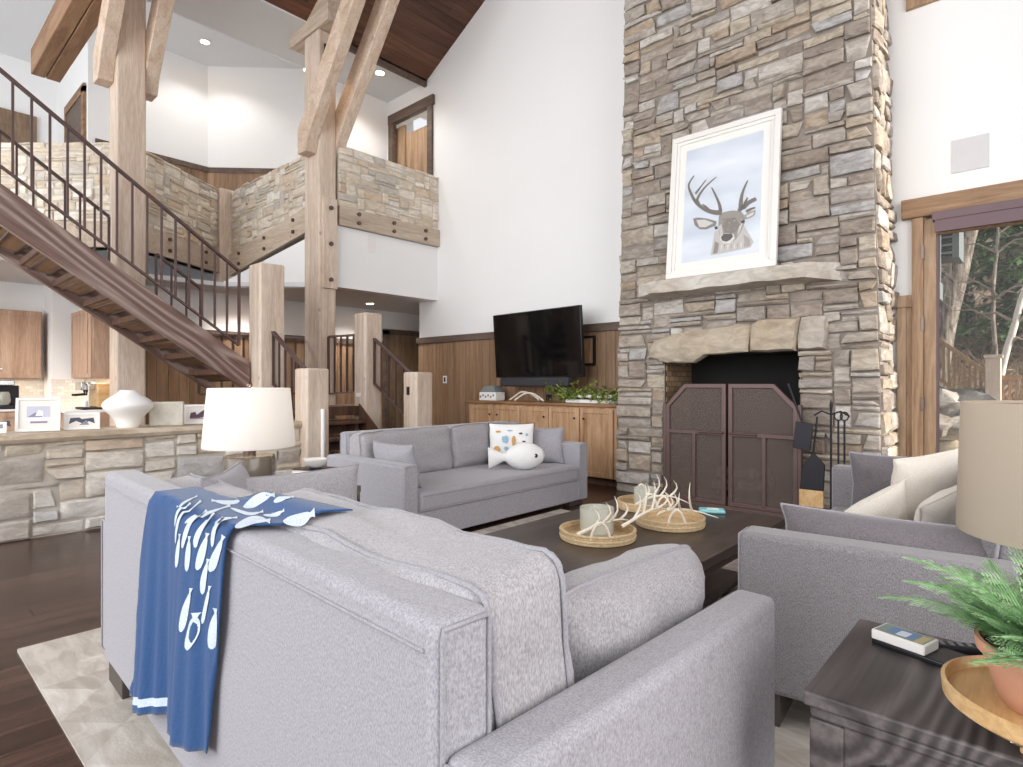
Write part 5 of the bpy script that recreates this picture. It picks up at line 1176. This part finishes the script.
for i in range(90):
    mb = MB(); a = i*2.399+rnd.uniform(-.3, .3); near = max(0, math.cos(a+1.9)); up = rnd.uniform(.25, 1.4)+.25*near; L = rnd.uniform(.12, .24)*(1.0-.42*near); d = Vector((math.cos(a), math.sin(a), 0)); b = Vector((math.cos(a)*.035, math.sin(a)*.035, .092)); sd = Vector((-d.y, d.x, 0)); tw = rnd.uniform(-1, 1)
    f_ = lambda k: b+d*L*(k*math.cos(up*.75)+.12*k*k)+Vector((0,0,1))*L*(k*math.sin(up)*1.05-.38*k*k)+sd*tw*.09*k*k
    pts = [f_(k/10) for k in range(11)]; mb.tube(pts, [.0016]*11, 5, .1)
    n = 22
    for k in range(2, n+1):
        q = k/n; p = f_(q); dr = (f_(min(1, q+.03))-f_(q-.03)).normalized(); lw = .040*math.sin(PI*(.1+.88*q))**.7*(1-.3*q)+.003
        for s in (-1, 1):
            e = (sd*s*.9+dr*.4+Vector((0,0,rnd.uniform(-.3, .05)))).normalized(); up_ = e.cross(dr).normalized(); nn = max(3, int(lw/.0052)); vv = min(1, max(0, rnd.gauss(.3+.35*q, .2)))
            vs = []; fs = []
            for z in range(nn):
                c_ = p+e*lw*(z+.6)/nn; lb = .0088*(1-.75*z/nn)+.001; st = e*lw/nn*.46
                for s2 in (-1, 1):
                    w_ = dr*s2; i0 = len(vs); vs += [c_-st*.5, c_+st*.5, c_+st*1.1+w_*lb-up_*.001, c_+st*.1+w_*lb*.9]; fs.append((i0, i0+1, i0+2, i0+3))
            mb.add(vs, fs, vv)
    mb.build('frond', M['fern'], t)
for i, (a, h) in enumerate(((2.9, .14), (.4, .13))): MB().tube([(.02, .0, .09), (.03*math.cos(a), .03*math.sin(a)-.03, .09+h*.6), (.035*math.cos(a)+.01, -.05, .09+h)], .003, 6).build('bare_stem', M['terra'], t)
# power strip corner near side table
t = thing('power_plug', 'black plug on the rug by the side table leg', 'plug', (-.47, 1.62, RG), .6); BX((-.05, -.02, 0), (.05, .02, .025)).build('body', M['black'], t, bevel=.005)
# ------------------------------------------------------------ ceiling lights
for lab, u, v, z in (('recessed ceiling light above the angled loft wall at left', 205, 41, 7.38), ('recessed ceiling light next to the beam end', 308, 48, 7.38), ('recessed ceiling light near the loft door', 380, 72, 6.2)):
    d = (z-1.2)*590/(383-v); r = ray(u); p = r*d
    if z > 7 and p.x > -10.8: z = 6.2+(-8.7-max(p.x, -10.8))*.562; d = (z-1.2)*590/(383-v); p = r*d; z = max(6.2, min(7.38, 6.2+(-8.7-p.x)*.562)) if p.x > -10.8 else 7.38
    t = thing('recessed_light', lab, 'ceiling light', (p.x, p.y, z-.012)); MB().lathe([(.07, 0), (.1, .004), (.1, .012), (.07, .012)], (0,0,0), 24, cap=False).build('ring', M['paper'], t); MB().lathe([(.07, .003), (0, .003)], (0,0,0), 20).build('lens', M['glow'], t)
    lamp('recessed_beam', 'SPOT', (p.x, p.y, z-.03), 75, (1, .97, .94), size=.06, spot=2.3)
t = thing('spotlight', 'small black spotlight on the upper face of the central post', 'spotlight', (-7.295, 4.29, 5.78)); BX((0, -.05, -.05), (.02, .05, .05)).build('mount', M['black'], t); MB().lathe([(.03, 0), (.045, .02), (.045, .1), (.02, .12)], (.07, 0, -.08), 16).build('head', M['black'], t, smooth=50); MB().lathe([(0, 0), (.034, -.001)], (.07, 0, -.082), 14, cap=False).build('lens', M['glow'], t)
lamp('spot_beam', 'SPOT', (-7.22, 4.29, 5.68), 12, (1, .8, .5), size=.03, spot=1.4)
# ============================================================ OUTSIDE THE GLAZED DOOR
struct('ground_terrace', BX((-9, YW+.25, -.25), (6, 9.2, -.02)), M['deck'])
mb = MB(); nx, ny = 46, 60; vs = []
for j in range(ny+1):
    for i in range(nx+1):
        x = -16+28*i/nx; y = 9.2+32*j/ny; h = -.3+(y-9.2)*.36+.35*noise.noise(Vector((x*.5, y*.5, 0)))+.15*noise.noise(Vector((x*2, y*2, 3)))
        vs.append((x, y, h))
fs = [(j*(nx+1)+i, j*(nx+1)+i+1, (j+1)*(nx+1)+i+1, (j+1)*(nx+1)+i) for j in range(ny) for i in range(nx)]
mb.add(vs, fs); tag(mb.build('ground_hillside', M['hill'], smooth=80), kind='structure')
hz = lambda x, y: -.3+(y-9.2)*.36+.35*noise.noise(Vector((x*.5, y*.5, 0)))+.15*noise.noise(Vector((x*2, y*2, 3)))
# undergrowth
mb = MB(); rnd = random.Random(31)
for i in range(1500):
    y = rnd.uniform(9.6, 26); x = rnd.uniform(-.16*y-1.8, 1.6+.03*y); z = hz(x, y)
    for k in range(5):
        d = Vector((rnd.uniform(-1, 1), rnd.uniform(-1, 1), rnd.uniform(.2, 1.1))).normalized(); L = rnd.uniform(.25, .9); b = Vector((x, y, z-.05)); e = b+d*L; s = d.cross(Vector((0,1,0))).normalized()*.008
        m_ = b+d*L*.5+Vector((rnd.uniform(-.1,.1), 0, rnd.uniform(0,.1))); c_ = rnd.random()
        mb.add([b-s, b+s, m_+s, m_-s, e], [(0,1,2,3), (3,2,4)], c_)
tag(mb.build('undergrowth', M['brush']), 'tangled bare brush covering the slope outside the door', 'undergrowth', kind='stuff')
def conifer(label, x, y, h, r, seed, b0=.12):
    rnd = random.Random(seed); t = thing('conifer_tree', label, 'tree', (x, y, hz(x, y)-.1), 0, 'conifers on the slope'); MB().tube([(0,0,0), (0,0,h*.5), (0,0,h)], [.035*h*.35, .025*h*.35, .01], 8).build('trunk', M['bark'], t)
    mb = MB(); z = h*b0
    while z < h*.98:
        k = 1-(z/h); R_ = r*k**.8+.15
        for q in range(9):
            a = rnd.uniform(0, 2*PI); d = Vector((math.cos(a), math.sin(a), rnd.uniform(-.25, .1))); L = R_*rnd.uniform(.6, 1.1)
            for w in range(int(12+L*14)):
                f = rnd.uniform(.15, 1); p = Vector((0,0,z))+d*L*f-Vector((0,0,.18*L*f*f)); e = (d+Vector((rnd.uniform(-1,1), rnd.uniform(-1,1), rnd.uniform(-.5,.3)))*.9).normalized()*rnd.uniform(.14, .36); s = e.cross(Vector((0,0,1))).normalized()*rnd.uniform(.02, .05)
                mb.add([p-s, p+s*.6, p+e, p+e*.5-s*1.4], [(0,1,2,3)], rnd.random())
        z += h*.018+.04
    mb.build('branches', M['needle'], t); return t
for i, (lab, x, y, h, r) in enumerate((('tall conifer straight above the stair post outside', -1.2, 15.5, 9, 2.3), ('conifer filling the upper right of the door view', -.1, 14.5, 9, 2.2), ('dense conifer behind the leaning trunk', -2.9, 23, 12, 2.6), ('conifer at the back of the slope, centre of the door view', -1.0, 26, 13, 3), ('conifer outside to the right of the door view', 1.5, 21, 11, 2.4), ('distant conifer behind the brush, right of centre', .6, 30, 13, 3), ('distant conifer high on the slope at left', -4.2, 31, 14, 3.2))): conifer(lab, x, y, h, r, 60+i, .07)
def trunk(name, label, pts, rs, mat, nb=8, seed=1, bl=.8, cat='tree'):
    t = thing(name, label, cat, pts[0]); o = Vector(pts[0]); P = [Vector(p)-o for p in pts]; Q = []
    for i in range(len(P)-1):
        for k in range(4): f = k/4; Q.append(P[i].lerp(P[i+1], f)+Vector((noise.noise(Vector((i+f, seed, 0))), 0, 0))*.05)
    Q.append(P[-1]); MB().tube(Q, [rs[0]+(rs[1]-rs[0])*i/(len(Q)-1) for i in range(len(Q))], 10).build('trunk', M[mat], t, smooth=60)
    rnd = random.Random(seed); mb = MB()
    for k in range(nb):
        f = rnd.uniform(.3, .97); i = int(f*(len(Q)-1)); b = Q[i]; s = rnd.choice((-1, 1)); L = bl*rnd.uniform(.5, 1.1)*(1.1-f*.5); P_ = [b+Vector((s*L*q, rnd.uniform(-.1,.1)*q, L*.55*q+.06*math.sin(q*9))) for q in (0, .25, .5, .75, 1)]
        mb.tube(P_, [rs[1]*.7+.004, rs[1]*.5+.004, .006, .005, .002], 5); 
        for w in range(4): q = rnd.choice(P_[1:4]); mb.tube([q, q+Vector((s*rnd.uniform(.05,.3), rnd.uniform(-.1,.1), rnd.uniform(-.1,.3)))*bl], [.004, .0015], 4)
    mb.build('branches', M['twig'], t)
    return t
def at(u, v, Y): X, d = on_y(u, Y); return (X, Y, zz(v, d))
trunk('large_tree', 'big rough-barked trunk leaning right, seen through the door', [at(925, 420, 12), at(943, 335, 12), at(958, 270, 12), at(972, 215, 12), at(985, 120, 12)], (.17, .14), 'bark', 3, 5)
trunk('bare_tree', 'slender bare tree with spreading twigs, centre of the door view', [at(999, 400, 10.6), at(994, 330, 10.6), at(993, 290, 10.6), at(998, 215, 10.6), at(1001, 150, 10.6)], (.032, .015), 'bark', 16, 8, 1.0)
trunk('birch_tree', 'white slanting birch trunk at the right edge of the door', [at(996, 400, 10.2), at(1008, 345, 10.2), at(1021, 300, 10.2), at(1040, 240, 10.2), at(1060, 140, 10.2)], (.045, .03), 'birch', 6, 9)
trunk('reddish_tree', 'straight trunk with a reddish base behind the bare tree', [at(1008, 330, 15), at(1009, 270, 15), at(1010, 200, 15), at(1011, 90, 15)], (.085, .05), 'bark', 12, 10, 1.4)
# outside stairs with cedar railing
def ext_rail(label, A, B, hgt, n, drop):
    A = Vector(A); B = Vector(B); t = thing('outdoor_railing', label, 'railing', A); d = B-A
    MB().bar((0,0,0), d, .07, .05).build('handrail', M['cedar'], t); MB().bar((0,0,-hgt), d+Vector((0,0,-hgt)), .05, .04).build('bottom_rail', M['cedar'], t)
    for i in range(n): p = d*((i+.5)/n); MB().bar(p, p-Vector((0,0,hgt)), .028, .028, up=(1,0,0)).build('baluster', M['cedar'], t)
    return t
A = at(931, 334, 9.4); B = at(989, 374, 9.4)
ext_rail('cedar railing descending right along the outdoor stair', A, B, .50, 11, 0)
ext_rail('level cedar railing right of the outdoor stair post', at(1000, 377, 9.4), at(1060, 377, 9.4), .42, 9, 0)
t = thing('outdoor_post', 'square cedar post at the foot of the outdoor stair railing', 'post', at(993.5, 405, 9.3)); BX((-.075, -.075, -.9), (.075, .075, .58)).build('shaft', M['post'], t, bevel=.01); BX((-.09, -.09, .58), (.09, .09, .62)).build('cap', M['post'], t)
a = Vector(at(931, 380, 9.42)); b = Vector(at(988, 412, 9.42)); tag(MB().prism([a, b, b-Vector((0,0,.2)), a-Vector((0,0,.2))], (0, .06, 0)).build('outdoor_stair_stringer', M['greyp']), 'grey outdoor stair stringer below the cedar railing', 'stairs')
rnd = random.Random(77)
def boulder(label, c, r, seed):
    mb = MB(); vs = []; n, m_ = 14, 9
    for j in range(m_+1):
        ph = PI*j/m_
        for i in range(n):
            a = 2*PI*i/n; d = Vector((math.sin(ph)*math.cos(a), math.sin(ph)*math.sin(a), math.cos(ph))); k = 1+.5*noise.noise(d*1.3+Vector((seed*3.1, 0, 0)))+.12*noise.noise(d*4+Vector((seed, 0, 0))); vs.append((d.x*r[0]*k, d.y*r[1]*k, d.z*r[2]*k))
    fs = [(j*n+i, j*n+(i+1) % n, (j+1)*n+(i+1) % n, (j+1)*n+i) for j in range(m_) for i in range(n)]; mb.add(vs, fs, rnd.random()); o = mb.build('boulder', M['rock'], smooth=35); o.location = c; tag(o, label, 'rock', 'boulders outside the door')
labs = ('pale boulder directly under the outdoor stair, topmost', 'tan boulder low in the pile next to the door jamb', 'flat grey boulder in the middle of the outdoor pile', 'rounded boulder right of the outdoor pile, beside the lamp shade', 'small pale boulder at the left of the outdoor pile', 'brownish boulder at the bottom of the outdoor pile', 'white boulder right under the grey stringer', 'low boulder at the back of the pile behind the lamp')
for i, (u, v, Y, r) in enumerate(((938, 402, 9.2, .24), (943, 433, 8.8, .26), (955, 418, 9.0, .25), (968, 430, 8.8, .25), (932, 425, 8.6, .17), (940, 460, 8.3, .28), (962, 402, 9.3, .24), (985, 425, 9.0, .3))): p = at(u, v, Y); boulder(labs[i], p, (r*1.25, r*.8, r*.75), i+2)
tag(MB().box((-2.2, 8.45, -.05), (.9, 9.6, .55)).build('ground_bank', M['hill']), kind='structure')
t = thing('neighbouring_eave', 'grey building corner with a dark slatted eave outside the door', 'building', (-1.12, 8.0, 0))
xa, _ = on_y(929, 8.0); xb, _ = on_y(935, 8.0)
z1_ = zz(225, 6.6)
BX((xa-.5+1.12, 0, 0), (xb+1.12, .3, z1_+.9)).build('corner_post', M['greyp'], t)
BX((xa-.5+1.12, -.06, zz(300, 6.6)), (xb+1.17, .2, zz(283, 6.6))).build('bracket', M['greyp'], t)
xc = on_y(936, 8.0)[0]+1.12; xd_ = on_y(952, 8.0)[0]+1.12; zl = zz(258, 6.6)
MB().prism([(xc-.02, -.05, z1_+1.0), (xc+.05, -.05, z1_+1.0), (xd_-.1, -.05, zl-.28), (xd_-.17, -.05, zl-.28)], (0, .08, 0)).build('barge_board', M['greyp'], t)
BX((xc, .05, zl), (xd_, .5, z1_+1.0)).build('soffit', M['tvbezel'], t); BX((xd_, .02, zl-.02), (xd_+.06, .5, z1_+1.0)).build('fascia', M['greyp'], t)
for k in range(12): z = zl+.03+k*.085; BX((xc, .02, z), (xd_, .05, z+.022)).build('slat', M['greyp'], t)
